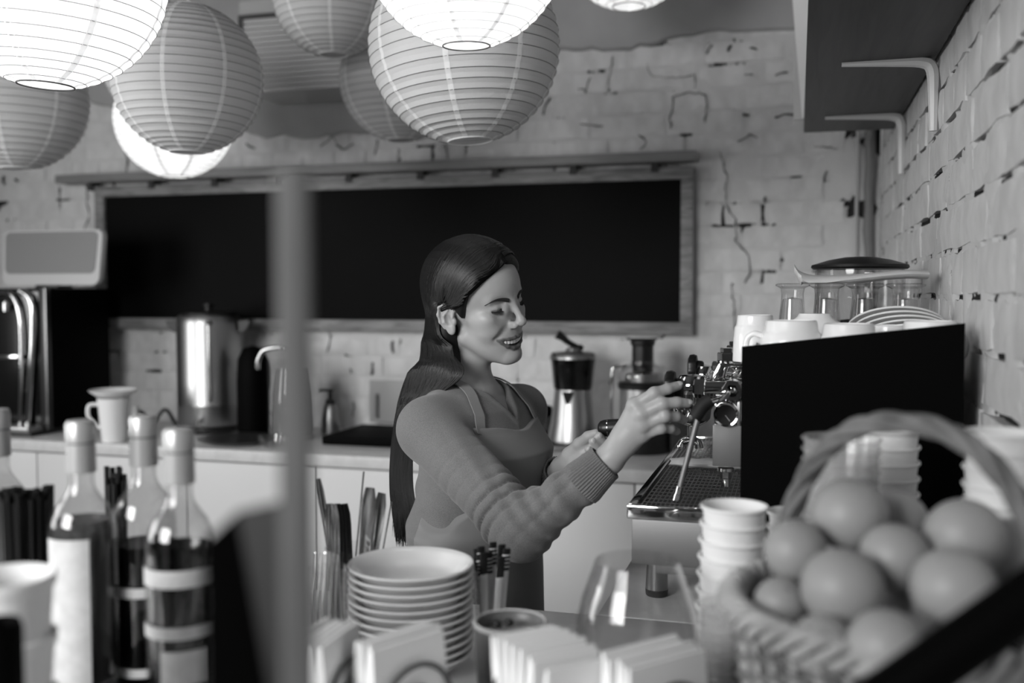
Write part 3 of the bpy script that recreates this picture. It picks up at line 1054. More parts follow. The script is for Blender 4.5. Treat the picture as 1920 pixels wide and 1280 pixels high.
def cup_meshes(r, h):
    f = min(.017, h * .3)
    body = [(0, h - .003), (r * .70, h - .003), (r * .73, h), (r * .79, h - .001), (r * .81, h - .004), (r * .84, h - f + .002), (r * .87, h - f - .001), (r * .93, h - f - .004), (r * .97, h * .5), (r, .002), (r * .985, 0), (r * .96, .001), (r * .92, h * .5), (r * .86, h - f - .007), (0, h - f - .004)]
    return M().lathe(body, seg=44)


def cup(px, top, Y, r, h, label, handle=None):
    p = at(px, top, Y=Y)
    c = thing('coffee_cup', label, 'cup', (p.x, Y, CT_Z), group=CUPG)
    hh = max(h, .03)
    part('body', cup_meshes(r, hh), WHITE, c)
    if handle is not None:
        ca, sa = math.cos(handle), math.sin(handle)
        pts = [(r * .92, hh * .66), (r * 1.18, hh * .70), (r * 1.38, hh * .60), (r * 1.42, hh * .40), (r * 1.30, hh * .24), (r * .95, hh * .20)]
        part('handle', M().tube(spline([(x * ca, x * sa, z) for x, z in pts], 16), .0048, 10), WHITE, c)
    return c


ztop = lambda px, py, Y: at(px, py, Y=Y).z - CT_Z
cup(1416, 592, 1.70, .036, ztop(1416, 590, 1.70), 'white cup upside down at the front edge of the machine top, the leftmost one', 1.6)
cup(1484, 600, 1.585, .0475, ztop(1490, 600, 1.585), 'white cup upside down whose looped handle shows beside the black panel corner', PI * .98)
cup(1592, 606, 1.585, .046, ztop(1598, 606, 1.585), 'white cup upside down, third from the left above the black side panel', 1.2)
cup(1668, 609, 1.69, .036, ztop(1668, 609, 1.69), 'small white cup upside down in front of the leaning saucers')
cup(1745, 602, 1.585, .046, ztop(1745, 601, 1.585), 'white cup upside down at the wall end of the machine top', .6)
bw = at(1524, 590, Y=1.74)
solo('white_bowl', M().lathe([(0, .078), (.026, .078), (.03, .072), (.045, .06), (.056, .02), (.057, 0), (.054, 0), (.052, .02), (.042, .056), (0, .068)], (bw.x + .004, 1.78, CT_Z), seg=44), WHITE, 'wide white bowl upside down behind the row of cups', 'bowl', (bw.x + .004, 1.78, CT_Z))
# leaning saucers: a tilted nest of five
SG = 'saucers leaning on the machine top'
sl = ['foremost and lowest of the five leaning white saucers', 'second from the front of the five leaning white saucers', 'middle one of the five leaning white saucers', 'second from the back of the five leaning white saucers', 'rearmost and highest of the five leaning white saucers']
sprof = [(0, .003), (.03, .003), (.034, 0), (.038, .002), (.06, .010), (.0795, .0165), (.0805, .0185), (.079, .0195), (.058, .0135), (.036, .0055), (0, .0055)]
pc = at(1655, 600, Y=1.80)
for i in range(5):
    c = thing('saucer', sl[i], 'saucer', (pc.x + .044 - .0055 * i, 1.800 + .0037 * i, 1.3975 + .0069 * i), group=SG)
    part('dish', M().lathe(sprof, seg=56), WHITE, c)
    c.rotation_euler = (math.radians(152), math.radians(3), math.radians(6))
# support behind the saucers: glasses
GG = 'upturned glasses on the machine top'


def up_glass(px, Y, r, h, label):
    p = at(px, 560, Y=Y)
    zt = at(px, 531, Y=Y).z
    h = zt - CT_Z
    prof = [(0, h), (r * .9, h), (r * 1.02, h - .002), (r * 1.02, h - .005), (r * .72, h - .010), (r * .66, h - .02), (r * .70, h * .7), (r * .86, h * .35), (r * 1.0, .004), (r * .99, 0), (r * .93, .001), (r * .80, h * .35), (r * .63, h * .7), (r * .58, h - .03), (0, h - .026)]
    solo('glass_tumbler', M().lathe(prof, (p.x, Y, CT_Z), seg=36), GLASSD, label, 'glass', (p.x, Y, CT_Z), GG)
    return zt


zt = up_glass(1486, 1.98, .031, .13, 'upturned clear glass at the left end under the folded cloth')
up_glass(1550, 1.97, .032, .13, 'second upturned clear glass from the left under the cloth')
up_glass(1622, 1.96, .034, .13, 'upturned clear glass third from the left, behind the saucers')
up_glass(1698, 1.95, .034, .13, 'upturned clear glass nearest to the right wall under the cloth')
# cloth lying across the glasses
cl = spline([at(1489, 503, Y=1.955) , at(1502, 522, Y=1.955), at(1525, 533, Y=1.955), at(1580, 526, Y=1.955), at(1650, 518, Y=1.95), at(1700, 514, Y=1.945), at(1738, 515, Y=1.945)], 30)
vs, fs = [], []
sec = 14
for i, p in enumerate(cl):
    w = .05 * min(1, .25 + i / 6) * (1 - .2 * max(0, (i - 25) / 5))
    th = .008 + .010 * math.exp(-((i - 9) / 5.0) ** 2)
    for k in range(sec):
        a = 2 * PI * k / sec
        vs.append((p.x, p.y + w * math.cos(a), max(p.z + th * math.sin(a), zt + .0004) if 6 <= i else p.z + th * math.sin(a)))
for i in range(len(cl) - 1):
    for k in range(sec):
        fs.append((i * sec + k, i * sec + (k + 1) % sec, (i + 1) * sec + (k + 1) % sec, (i + 1) * sec + k))
fs += [tuple(range(sec - 1, -1, -1)), tuple((len(cl) - 1) * sec + k for k in range(sec))]
solo('folded_cloth', M().add(vs, fs), TOWEL, 'white cloth laid over the upturned glasses on the machine', 'cloth', (.08, 1.955, zt))
# glass jar with a black lid behind
jc = at(1612, 500, Y=2.13)
jz = at(1612, 520, Y=2.13).z
jar = thing('storage_jar', 'glass storage jar under a wide black domed lid behind the upturned glasses', 'jar', (jc.x, 2.13, CT_Z))
jh = at(1612, 505, Y=2.13).z - CT_Z
part('jar_glass', M().lathe([(0, 0), (.080, 0), (.086, .004), (.087, jh - .002), (.083, jh), (.082, .008), (0, .006)], seg=48), GLASSD, jar)
jl = M().lathe([(0, jh + .0005), (.0905, jh + .0005), (.0945, jh + .004), (.093, jh + .009), (.06, jh + .019), (.03, jh + .0245), (0, jh + .026)], seg=48)
part('lid', jl, BLACK, jar)
# ================================================================== things on the front bar
def stack_cups(px, py, d, r, n, dz, h, labels, group, name='paper_cup', cat='cup', m=None, seg=40, lean=(0, 0), base=.70, rim=.0026):
    """n nested cups from the bar up; the topmost rim meets the pixel"""
    p = at(px, py, d=d)
    z0 = p.z - h - (n - 1) * dz
    prof = [(0, .004), (r * base - .002, .004), (r * base, 0), (r * base + .0006, .001), (r - .0012, h - rim * 1.6), (r + rim * .35, h - rim * 1.7), (r + rim * .75, h - rim * .8), (r + rim * .35, h), (r - .0012, h - rim * .3), (r - .0022, h - rim * 2.2), (r * base - .0012, .006), (0, .0055)]
    me = M().lathe(prof, seg=seg).mesh(name, m or PAPERW)
    gap = z0 - (ZC + .0006)
    for i in range(n):
        o = link(name, me, None, (p.x + lean[0] * (i - n + 1), p.y + lean[1] * (i - n + 1), z0 + i * dz))
        if i == 0 and gap > 0: o.location.z = z0
        tag(o, labels(i, n), cat, group)
    return p, z0


def order(i, n, what):
    k = n - i
    if k == 1: return 'topmost ' + what
    if i == 0: return 'bottom ' + what
    nth = ['', '', 'second', 'third', 'fourth', 'fifth', 'sixth', 'seventh', 'eighth', 'ninth', 'tenth', 'eleventh', 'twelfth', 'thirteenth', 'fourteenth', 'fifteenth', 'sixteenth', 'seventeenth', 'eighteenth', 'nineteenth']
    return '%s from the top %s' % (nth[k], what)


def zfit(px, py, d, h, dz):
    """how many cups reach from the bar to this height, and the step that makes them end there"""
    z = at(px, py, d=d).z - ZC - .001
    n = max(2, round((z - h) / dz) + 1)
    return n, (z - h) / (n - 1)


h_ = .092
n, s = zfit(1377, 946, 1.195, h_, .0195)
stack_cups(1377, 946, 1.195, .0385, n, s, h_, lambda i, n: order(i, n, 'white paper cup of the stack in front of the drip tray'), 'paper cup stack in front of the drip tray', lean=(.0009, 0))
n, s = zfit(1490, 958, 1.30, h_, .0195)
stack_cups(1490, 958, 1.30, .0335, n, s, h_, lambda i, n: order(i, n, 'white paper cup of the stack half hidden behind the leftmost oranges'), 'paper cup stack behind the leftmost oranges')
n, s = zfit(1660, 803, 1.28, h_, .0195)
stack_cups(1660, 803, 1.28, .0415, n, s, h_, lambda i, n: order(i, n, 'white paper cup of the tall stack under the basket handle'), 'tall paper cup stack under the basket handle')
n, s = zfit(1887, 806, 1.04, h_, .0185)
stack_cups(1882, 808, 1.04, .0375, n, s, h_, lambda i, n: order(i, n, 'white paper cup of the stack against the right wall'), 'paper cup stack against the right wall')
n, s = zfit(1750, 988, 1.15, h_, .0195)
stack_cups(1750, 988, 1.15, .033, n, s, h_, lambda i, n: order(i, n, 'white paper cup of the low stack behind the right-hand oranges'), 'low paper cup stack behind the oranges')
PLAST = glass_mat('clear_plastic', .95, .5, .12, .11)
hp = .11
n, s = zfit(1578, 818, 1.18, hp, .0125)
stack_cups(1578, 818, 1.18, .0445, n, s, hp, lambda i, n: order(i, n, 'clear plastic cup of the stack behind the basket handle'), 'clear plastic cup stack', 'plastic_cup', m=PLAST, base=.68)
n, s = zfit(1364, 1130, 1.08, .10, .0105)
stack_cups(1364, 1130, 1.08, .030, n, s, .10, lambda i, n: order(i, n, 'small clear cup of the stack left of the orange basket'), 'small clear cup stack by the basket', 'plastic_cup', m=PLAST, base=.66)

# wide clear glass vase, open at the top
vc = at(1195, 1050, d=1.15)
vh = vc.z - ZC - .001
prof = [(0, 0), (.050, 0), (.060, .004), (.072, .022), (.0785, .05), (.0785, .075), (.074, .11), (.064, .155), (.0485, vh - .001), (.0475, vh), (.0462, vh - .001), (.062, .154), (.072, .11), (.0762, .075), (.0762, .05), (.070, .024), (.057, .008), (0, .006)]
solo('glass_vase', M().lathe(prof, (vc.x, vc.y, ZC + .001), seg=64), glass_mat('vase_glass', .94, .75), 'wide clear glass vase, open at the top, in front of the drip tray', 'vase', (vc.x, vc.y, ZC + .001))

# plate stack
PLG = 'stack of white plates on the bar'
pc = at(770, 1053, d=1.345)
R0 = .085
pp = [(0, .0035), (.046, .0035), (.048, 0), (.051, 0), (.053, .003), (.066, .009), (.0775, .0215), (R0 - .0006, .0255), (R0, .027), (R0 - .0012, .0285), (R0 - .0035, .0283), (.074, .0225), (.063, .0115), (.05, .0058), (0, .0055)]
pm = M().lathe(pp, seg=72).mesh('plate', WHITE)
pn = 12
pd = (pc.z - .0285 - ZC - .001) / (pn - 1)
for i in range(pn):
    o = link('plate', pm, None, (pc.x + random.uniform(-.001, .001), pc.y + random.uniform(-.001, .001), ZC + .001 + i * pd))
    tag(o, order(i, pn, 'white plate of the stack on the bar'), 'plate', PLG)


# napkins in wire holders
NAPW = mat('napkin_paper', 240, .85, bump=(220, .2, .0006))
HOLD = mat('dark_holder_wire', 78, .45, metal=.3)
LOOPB = mat('holder_plate', 200, .5)


def napkins(near, far, width, ztop, label, fan=0.0, n=9, seed=1):
    """a block of upright folded napkins: near and far top corners of the face towards the camera, the block thickens to the left"""
    rnd = random.Random(seed)
    a, b = at(*near, Z=ztop), at(*far, Z=ztop)
    u = (b - a); L = u.length; u.normalize()
    v = Vector((0, 0, 1)).cross(u)                # away from the face
    c = a + u * L / 2 + v * width / 2
    t = thing('napkin_holder', label, 'napkin holder', (c.x, c.y, ZC + .001), math.atan2(u.y, u.x), 'napkin holders along the bar front')
    H = ztop - ZC - .001
    base = M().span((-L / 2 - .004, -width / 2 - .006, 0), (L / 2 + .004, width / 2 + .006, .004), .001)
    part('base_plate', base, HOLD, t)
    for sy in (-1, 1):
        y = sy * (width / 2 + .004)
        rr = .045
        w = M().tube(arc((0, y, H - .073), rr, 0, PI, 24) + [Vector((-rr, y, .002))], .0026, 8)
        w.tube([(rr, y, H - .073), (rr, y, .002)], .0026, 8)
        w.tube(arc((0, y, H - .073), rr * .5, 0, PI, 20) + [Vector((-rr * .5, y, .002))], .0022, 8)
        part('wire_loop', w, HOLD, t)
    tk = width / n
    for i in range(n):
        y = -width / 2 + tk * (i + .5)
        lean = fan * (i / (n - 1) - .5)
        x0 = rnd.uniform(-.004, .004)
        hz = H * (1 - .02 * rnd.random()) - (abs(lean) * .12 * H)
        vs, fs = [], []
        nz = 6
        for k in range(nz + 1):
            q = k / nz
            off = lean * H * q ** 1.6 * .55
            rnd_top = .45 if k == nz else 1.0
            for (sx, sy) in ((-1, -1), (1, -1), (1, 1), (-1, 1)):
                th = tk * .49 * rnd_top * (1 + (.10 * q if fan else 0))
                vs.append((sx * (L / 2 - (.006 * q * q if sx > 0 else .002 * q)) + x0, y + off + sy * th, .0045 + (hz - .0045) * (q if k < nz else 1) - (.004 if k == nz - 1 else 0)))
        for k in range(nz):
            for j in range(4):
                j2 = (j + 1) % 4
                fs.append((k * 4 + j, k * 4 + j2, k * 4 + 4 + j2, k * 4 + 4 + j))
        fs += [(3, 2, 1, 0), (nz * 4, nz * 4 + 1, nz * 4 + 2, nz * 4 + 3)]
        part('napkin', M().add(vs, fs), NAPW, t, sharp=50)
    return t


napkins((703, 1217), (846, 1172), .040, 1.126, 'holder of white napkins standing in front of the plate stack', n=4, seed=1)
napkins((1000, 1234), (1135, 1206), .075, 1.126, 'holder of fanned white napkins between the plate stack and the glass vase', .45, 8, 2)
napkins((1178, 1248), (1330, 1208), .045, 1.126, 'holder of white napkins in front of the glass vase', .10, 6, 3)
napkins((608, 1214), (684, 1160), .045, 1.130, 'holder of white napkins half hidden by the blurred post', 0, 5, 4)

# grey pot with two dark sweets, sugar sticks in a glass
gp = at(957, 1166, d=1.15)
gh = gp.z - ZC - .001
pot = thing('grey_pot', 'round grey pot with a pale rim right of the plate stack', 'pot', (gp.x, gp.y, ZC + .001))
part('pot_body', M().lathe([(0, 0), (.033, 0), (.036, .004), (.041, gh - .012), (.0425, gh - .002), (.0415, gh), (.0395, gh - .002), (.038, gh - .014), (.03, .008), (0, .006)], seg=44), mat('grey_stoneware', 96, .4), pot)
part('rim', M().lathe([(.0392, gh - .001), (.0432, gh - .002), (.0436, gh + .001), (.041, gh + .0025), (.0392, gh + .001)], seg=44), mat('pale_rim', 190, .3), pot)
part('filling', M().lathe([(0, .006), (.033, .01), (.0372, gh - .014), (.0, gh - .013)], seg=32), mat('pale_sugar', 170, .9), pot)
for i, (dx, dy) in enumerate(((-.018, .006), (-.006, .015))):
    solo('coffee_bean', M().ball((gp.x + dx, gp.y + dy, gp.z - .006), (.0062, .0045, .0045), 16, 10), mat('dark_bean', 25, .4) if i == 0 else bpy.data.materials['dark_bean'], ('left' if i == 0 else 'right') + ' one of two dark sweets lying in the grey pot', 'sweet', (gp.x + dx, gp.y + dy, gp.z - .0105), 'dark sweets in the grey pot')

sg_ = at(919, 1078, d=1.365)
solo('sugar_glass', M().lathe([(0, 0), (.017, 0), (.0185, .002), (.0225, sg_.z - ZC - .002), (.0215, sg_.z - ZC - .001), (.0172, .006), (0, .005)], (sg_.x, sg_.y, ZC + .001), seg=32), GLASS, 'slim glass holding paper sugar sticks right of the plate stack', 'glass', (sg_.x, sg_.y, ZC + .001))
STICKP = mat('stick_paper', 215, .7)
STICKB = mat('stick_black_print', 20, .5)
for i in range(9):
    a = i * 2.399
    rr = .0042 * math.sqrt(i)
    bx, by = sg_.x + rr * math.cos(a) * .8, sg_.y + rr * math.sin(a) * .8
    tx, ty = bx + .010 * math.cos(a) + (-.012 if i < 3 else .004), by + .008 * math.sin(a)
    L = .155 + random.uniform(-.012, .008)
    b = Vector((bx, by, ZC + .0085))
    dv2 = Vector((tx - bx, ty - by, L)).normalized()
    t = thing('sugar_stick', 'white paper sugar stick with a black printed top standing in the slim glass', 'sugar stick', b, group='sugar sticks in the slim glass')
    ang = random.uniform(0, PI)
    u = Vector((math.cos(ang), math.sin(ang), 0))
    m1 = M().tube([dv2 * 0, dv2 * (L * .80)], .0060, 10, flat=.3)
    part('paper_sleeve', m1, STICKP, t)
    m2 = M().tube([dv2 * (L * .8005), dv2 * (L * .985), dv2 * L], [.0061, .0061, .0056], 10, flat=.3)
    part('printed_end', m2, STICKB, t)
    if i % 2 == 0:
        m3 = M()
        for k in range(4):
            m3.tube([dv2 * (L * (.83 + .035 * k)), dv2 * (L * (.842 + .035 * k))], .0063, 10, flat=.31)
        part('white_mark', m3, STICKP, t)

# cutlery in two glasses
CUT = mat('cutlery_steel', 205, .14, metal=1.0)


def glass_jar(px, py, d, r, label):
    p = at(px, py, d=d)
    h = p.z - ZC - .001
    solo('cutlery_glass', M().lathe([(0, 0), (r * .9, 0), (r * .97, .003), (r, .01), (r, h - .001), (r - .001, h), (r - .0022, h - .001), (r - .0024, .01), (r * .85, .006), (0, .006)], (p.x, p.y, ZC + .001), seg=40), GLASS, label, 'glass', (p.x, p.y, ZC + .001))
    return p


j1 = glass_jar(657, 1024, 1.44, .037, 'clear glass crowded with upright knives and spoons behind the plate stack')
j2 = glass_jar(615, 1062, 1.30, .025, 'clear glass holding fork handles left of the plate stack')


def flat_tool(pts, widths, thick, normal):
    """a flat bar along pts; widths across, thickness along normal"""
    vs, fs = [], []
    n = len(pts)
    for i, p in enumerate(pts):
        t = (pts[min(i + 1, n - 1)] - pts[max(i - 1, 0)]).normalized()
        w = t.cross(normal).normalized()
        nn = w.cross(t)
        for (a, b) in ((-1, -.4), (-.6, -1), (.6, -1), (1, -.4), (1, .4), (.6, 1), (-.6, 1), (-1, .4)):
            vs.append(p + w * (widths[i] / 2 * a) + nn * (thick / 2 * b))
    for i in range(n - 1):
        for k in range(8):
            fs.append((i * 8 + k, i * 8 + (k + 1) % 8, i * 8 + 8 + (k + 1) % 8, i * 8 + 8 + k))
    fs += [tuple(range(7, -1, -1)), tuple((n - 1) * 8 + k for k in range(8))]
    return M().add(vs, fs)


def cutlery(name, label, cat, base, top, bend, w0, w1, normal, group, m=CUT, th=.0022):
    ctrl = [base, base.lerp(top, .5) + bend, top]
    n = 14
    pts = spline(ctrl, n)
    wd = []
    for i in range(n):
        t = i / (n - 1)
        k = w0 + (w1 - w0) * max(0, (t - .45) / .55)
        if i == n - 1: k *= .55
        if i == n - 2: k *= .9
        wd.append(k)
    wd = [w * 1.25 for w in wd]
    return solo(name, flat_tool(pts, wd, th, normal), m, label, cat, base, group)


cam_n = Vector((FWD.x, FWD.y, 0)).normalized()
KG = 'cutlery in the glass behind the plates'
def jp(px, py, d): return at(px, py, d=d)
def inside(p, dx, dd):
    return Vector((p.x, p.y, 0)) + RGT * dx + cam_n * dd + Vector((0, 0, ZC + .0085))
cutlery('table_knife', 'slim steel handle bending left out of the glass behind the plates', 'cutlery', inside(j1, -.024, 0), jp(597, 897, 1.44), Vector((.006, 0, .004)), .006, .0095, cam_n, KG)
cutlery('table_knife', 'slim steel knife leaning right, tallest in the glass behind the plates', 'cutlery', inside(j1, -.006, .012), jp(682, 884, 1.45), Vector((0, 0, 0)), .004, .006, RGT, KG)
cutlery('table_spoon', 'wide bright spoon handle, left one of the shining pair in the glass', 'cutlery', inside(j1, .008, -.010), jp(694, 914, 1.42), Vector((0, 0, 0)), .009, .019, cam_n, KG)
cutlery('table_spoon', 'wide bright spoon handle, right one of the shining pair in the glass', 'cutlery', inside(j1, .016, .004), jp(716, 924, 1.44), Vector((0, 0, 0)), .008, .018, (cam_n + RGT * .4).normalized(), KG)
cutlery('table_knife', 'slim steel handle leaning far right next to the hair of the barista', 'cutlery', inside(j1, .022, .010), jp(734, 941, 1.46), Vector((0, 0, 0)), .004, .006, RGT, KG)
DKN = mat('dark_knife_handle', 24, .35)
for i in range(5):
    px = 618 + i * 7
    o = cutlery('steak_knife', ['leftmost', 'second from the left', 'middle', 'second from the right', 'rightmost'][i] + ' of the five dark round-ended knife handles in the glass', 'cutlery', inside(j1, -.020 + i * .006, -.018 + i * .006), jp(px, 944 + (i % 2), 1.425 + i * .008), Vector((0, 0, 0)), .008, .0135, cam_n, 'dark knife handles in the glass', CUT if i < 2 else DKN, .004)
for i in range(6):
    px = 592 + i * 8.5
    cutlery('table_fork', ['first', 'second', 'third', 'fourth', 'fifth', 'sixth'][i] + ' from the left of the fork handles in the small glass', 'cutlery', inside(j2, -.016 + i * .0055, -.008 + (i % 3) * .007), jp(px, 1036 + (i % 2) * 2, 1.29 + (i % 3) * .012), Vector((-.004, 0, 0)), .004, .010, (cam_n * .5 + RGT).normalized(), 'fork handles in the small glass')

# bottles on a black riser, at the left
rz = 1.024
rc = [at(-70, 1200, d=1.28), at(330, 1200, d=1.30), at(420, 1200, d=.98), at(60, 1200, d=.98)]
ris = M().prism([(p.x, p.y) for p in [at(-160, 1290, d=1.33), at(395, 1290, d=1.33), at(425, 1290, d=.985), at(95, 1290, d=.985)]], ZC + .001, rz - .0005, 'XY')
solo('bottle_riser', ris, BLACKM, 'low black riser tray under the bottles', 'tray', (-.7, 1.0, ZC + .001))
BG = glass_mat('bottle_glass', .93, .5)
LIQD = mat('dark_liquor', 6, .15)
LIQP = mat('pale_wine', 74, .1)
CAPS = mat('bottle_capsule', 178, .33, metal=.35)
CAPB = mat('capsule_band', 120, .4)
LAB = mat('paper_label', 205, .7, vary=(60, 192))


def bottle(px, d, label, liquid, fill, labels=(), r=.0360, H=.303):
    p = at(px, 1000, d=d)
    t = thing('glass_bottle', label, 'bottle', (p.x, p.y, rz), group='bottles at the left end of the bar')
    sh = H * .655
    prof = [(0, .004), (r * .6, 0), (r * .93, .001), (r, .006), (r, H - .138), (r * .985, H - .122), (r * .92, H - .108), (r * .78, H - .096), (r * .60, H - .0875), (.0150, H - .078), (.0138, H - .070), (.0138, H - .002)]
    body = prof + [(.0120, H - .002), (.0118, H - .070)] + [(max(q[0] - .0022, 0), q[1]) for q in reversed(prof[3:9])] + [(r * .5, .008), (0, .010)]
    part('glass_body', M().lathe(body, seg=40), BG, t)
    lr = r - .0030
    lq = [(0, .011), (r * .5, .009), (lr, .012), (lr, min(fill, H - .140))]
    if fill > H - .14: lq += [(lr * .98, H - .124), (lr * .90, min(fill, H - .110))]
    lq += [(0, lq[-1][1])]
    part('liquid', M().lathe(lq, seg=40), liquid, t)
    part('capsule', M().lathe([(.0152, H - .058), (.0160, H - .0575), (.0156, H - .026), (.0148, H - .0255), (.0148, H - .0235), (.0160, H - .023), (.0162, H - .004), (.0140, H), (0, H + .0005)], seg=32), CAPS, t)
    part('capsule_band', M().lathe([(.0150, H - .0258), (.01515, H - .0258), (.01515, H - .0232), (.0150, H - .0232)], seg=32), CAPB, t)
    for (z0, z1, a0, a1, mt) in labels:
        n = max(4, int((a1 - a0) / 8))
        vs, fs = [], []
        for (rr) in (r + .0003, r + .0009):
            for z in (z0, z1):
                for k in range(n + 1):
                    a = math.radians(a0 + (a1 - a0) * k / n)
                    vs.append((rr * math.cos(a), rr * math.sin(a), z))
        w = n + 1
        for k in range(n):
            fs += [(k, k + 1, w + k + 1, w + k), (2 * w + k, 3 * w + k, 3 * w + k + 1, 2 * w + k + 1), (k, 2 * w + k, 2 * w + k + 1, k + 1), (w + k, w + k + 1, 3 * w + k + 1, 3 * w + k)]
        fs += [(0, w, 3 * w, 2 * w), (n, 2 * w + n, 3 * w + n, w + n)]
        part('label', M().add(vs, fs), mt, t)
    return t


# angle of the side that faces the camera
def facing(px): 
    v = at(px, 640, d=1.0) - CAM
    return math.degrees(math.atan2(-v.y, -v.x))
f = facing(155)
bottle(155, 1.12, 'clear bottle with a tall white label, second bottle from the left', LIQP, .192, [(.008, .176, f - 72, f + 10, LAB), (.112, .170, f + 140, f + 205, LAB)])
bottle(-2, 1.23, 'bottle at the left picture edge behind the black straws', LIQP, .17)
f = facing(272)
bottle(272, 1.165, 'bottle of dark liquor with a narrow white band, third from the left', LIQD, .155, [(.098, .1095, f - 85, f + 85, LAB), (.006, .016, f - 60, f + 20, LAB)])
f = facing(338)
bottle(338, 1.055, 'dark bottle with two pale bands and a square label, rightmost bottle', LIQD, .168, [(.142, .160, f - 85, f + 85, LAB), (.088, .101, f - 85, f + 85, LAB), (.040, .076, f - 35, f + 40, LAB)])

# black straws in glasses
STRAW = mat('black_straw', 10, .35)
for (px, py, d, r, n, lab, gl) in ((46, 922, 1.15, .030, 72, 'black drinking straw in the bunch at the left picture edge', 'glass tumbler holding the bunch of black straws at the left edge'), (218, 896, 1.27, .016, 14, 'black drinking straw in the bunch behind the dark bottles', 'glass tumbler holding black straws behind the dark bottles')):
    p = at(px, py, d=d)
    zb_ = rz + .0005
    gh_ = .085
    g = solo('straw_glass', M().lathe([(0, 0), (r * .95, 0), (r, .003), (r + .003, gh_), (r + .002, gh_ + .001), (r - .001, .006), (0, .005)], (p.x, p.y, zb_), seg=32), GLASS, gl, 'glass', (p.x, p.y, zb_), 'glasses with straws')
    for i in range(n):
        a = i * 2.39996
        rr = (r - .006) * math.sqrt((i + .5) / n)
        b = Vector((p.x + rr * math.cos(a), p.y + rr * math.sin(a), zb_ + .0062))
        L = p.z - b.z + random.uniform(-.008, .006) + (.010 if px > 200 and i % 3 == 0 else 0)
        e = Vector((rr * math.cos(a) * .12 + random.uniform(-.002, .002), rr * math.sin(a) * .25, L))
        sm = M().tube([(0, 0, 0), e], .0033, 8, cap=False)
        sm.tube([e * .002, e * .998], .0022, 8, cap=False)
        o = link('drinking_straw', sm.mesh('drinking_straw', STRAW), None, b)
        tag(o, lab, 'straw', lab.replace('black drinking straw in', 'straws of'))

# white bowls and a black mug at the lower left corner
wb = at(8, 1078, d=.88)
n = 4
hb_ = .10
stp = (wb.z - hb_ - ZC - .001) / (n - 1)
prof = [(0, .004), (.026, .004), (.028, 0), (.030, .001), (.036, .04), (.0395, hb_ - .012), (.0420, hb_ - .010), (.0425, hb_ - .001), (.0405, hb_), (.0375, hb_ - .012), (.034, .04), (.027, .007), (0, .006)]
bmh = M().lathe(prof, seg=48).mesh('paper_bowl', PAPERW)
for i in range(n):
    o = link('paper_bowl', bmh, None, (wb.x, wb.y, ZC + .001 + i * stp))
    tag(o, order(i, n, 'white paper bowl of the stack at the lower left corner'), 'bowl', 'white paper bowls at the lower left')
mg = at(-8, 1165, d=.78)
mh = mg.z - ZC - .001
mug = thing('black_mug', 'black mug in front of the white bowls at the lower left corner', 'mug', (mg.x, mg.y, ZC + .001))
part('mug_body', M().lathe([(0, 0), (.017, 0), (.019, .004), (.0195, mh - .006), (.0175, mh), (.016, mh - .004), (.016, .006), (0, .005)], seg=32), BLACKM, mug)

# blurred post with a dark folded menu close to the camera
pb = at(553, 640, d=.5)
zt_ = at(553, 322, d=.5).z
POSTM = wood_mat('post_wood', 104, 90, (12, 12, 1), 8)
stand = thing('menu_stand', 'blurred grey wooden post with a dark folded menu card, close to the camera', 'stand', (pb.x, pb.y, ZC + .001), YAW)
part('post', M().span((-.0078, -.006, .006), (.0078, .006, zt_ - ZC), .0015), POSTM, stand)
part('stand_base', M().span((-.045, -.04, 0), (.045, .05, .006), .002), BLACKM, stand)
CARD = mat('dark_menu_card', 44, .5)
z1 = at(545, 942, d=.5).z - ZC - .001
z2 = at(372, 988, d=.53).z - ZC - .001
sx = .5 / FPX
zbm = at(553, 1400, d=.5).z - ZC - .001


def leaf(x0t, x1t, x0b, x1b, y0, y1, za, zbt, nm, m):
    vs, fs = [], []
    th = .0022
    for s_ in (-th, th):
        vs += [(x0t, y0 + s_, za), (x1t, y1 + s_, zbt), (x1b, y1 + s_, zbm), (x0b, y0 + s_, zbm)]
    fs = [(0, 1, 2, 3), (7, 6, 5, 4), (0, 4, 5, 1), (1, 5, 6, 2), (2, 6, 7, 3), (3, 7, 4, 0)]
    part(nm, M().add(vs, fs), m, stand)


X = lambda px: (px - 553) * sx
leaf(X(430), X(541), X(500), X(541), .012, .004, z1 - .008, z1, 'menu_leaf', CARD)
leaf(X(368), X(429), X(368), X(499), .009, .012, z2 - .004, z1 - .008, 'menu_leaf', BLACKM)

# black brace slanting across the lower right corner, from the wall to the bar
b0, b1 = at(1930, 1122, d=.66), at(1690, 1290, d=.66)
dvb = (b1 - b0)
tw_ = (XR - .002 - b0.x) / (-dvb.x)
top = b0 - dvb * tw_
tb = (ZC + .012 - b0.z) / dvb.z
bot = b0 + dvb * tb
br = thing('diagonal_brace', 'black blurred bar slanting down from the right wall across the lower right corner', 'brace', bot)
u = (bot - top).normalized()
part('bar', M().tube([top, bot], .0185, 16), BLACKM, br, True)
part('foot_plate', M().span((bot.x - .03, bot.y - .025, ZC + .0005), (bot.x + .03, bot.y + .025, ZC + .006), .002), BLACKM, br, True)

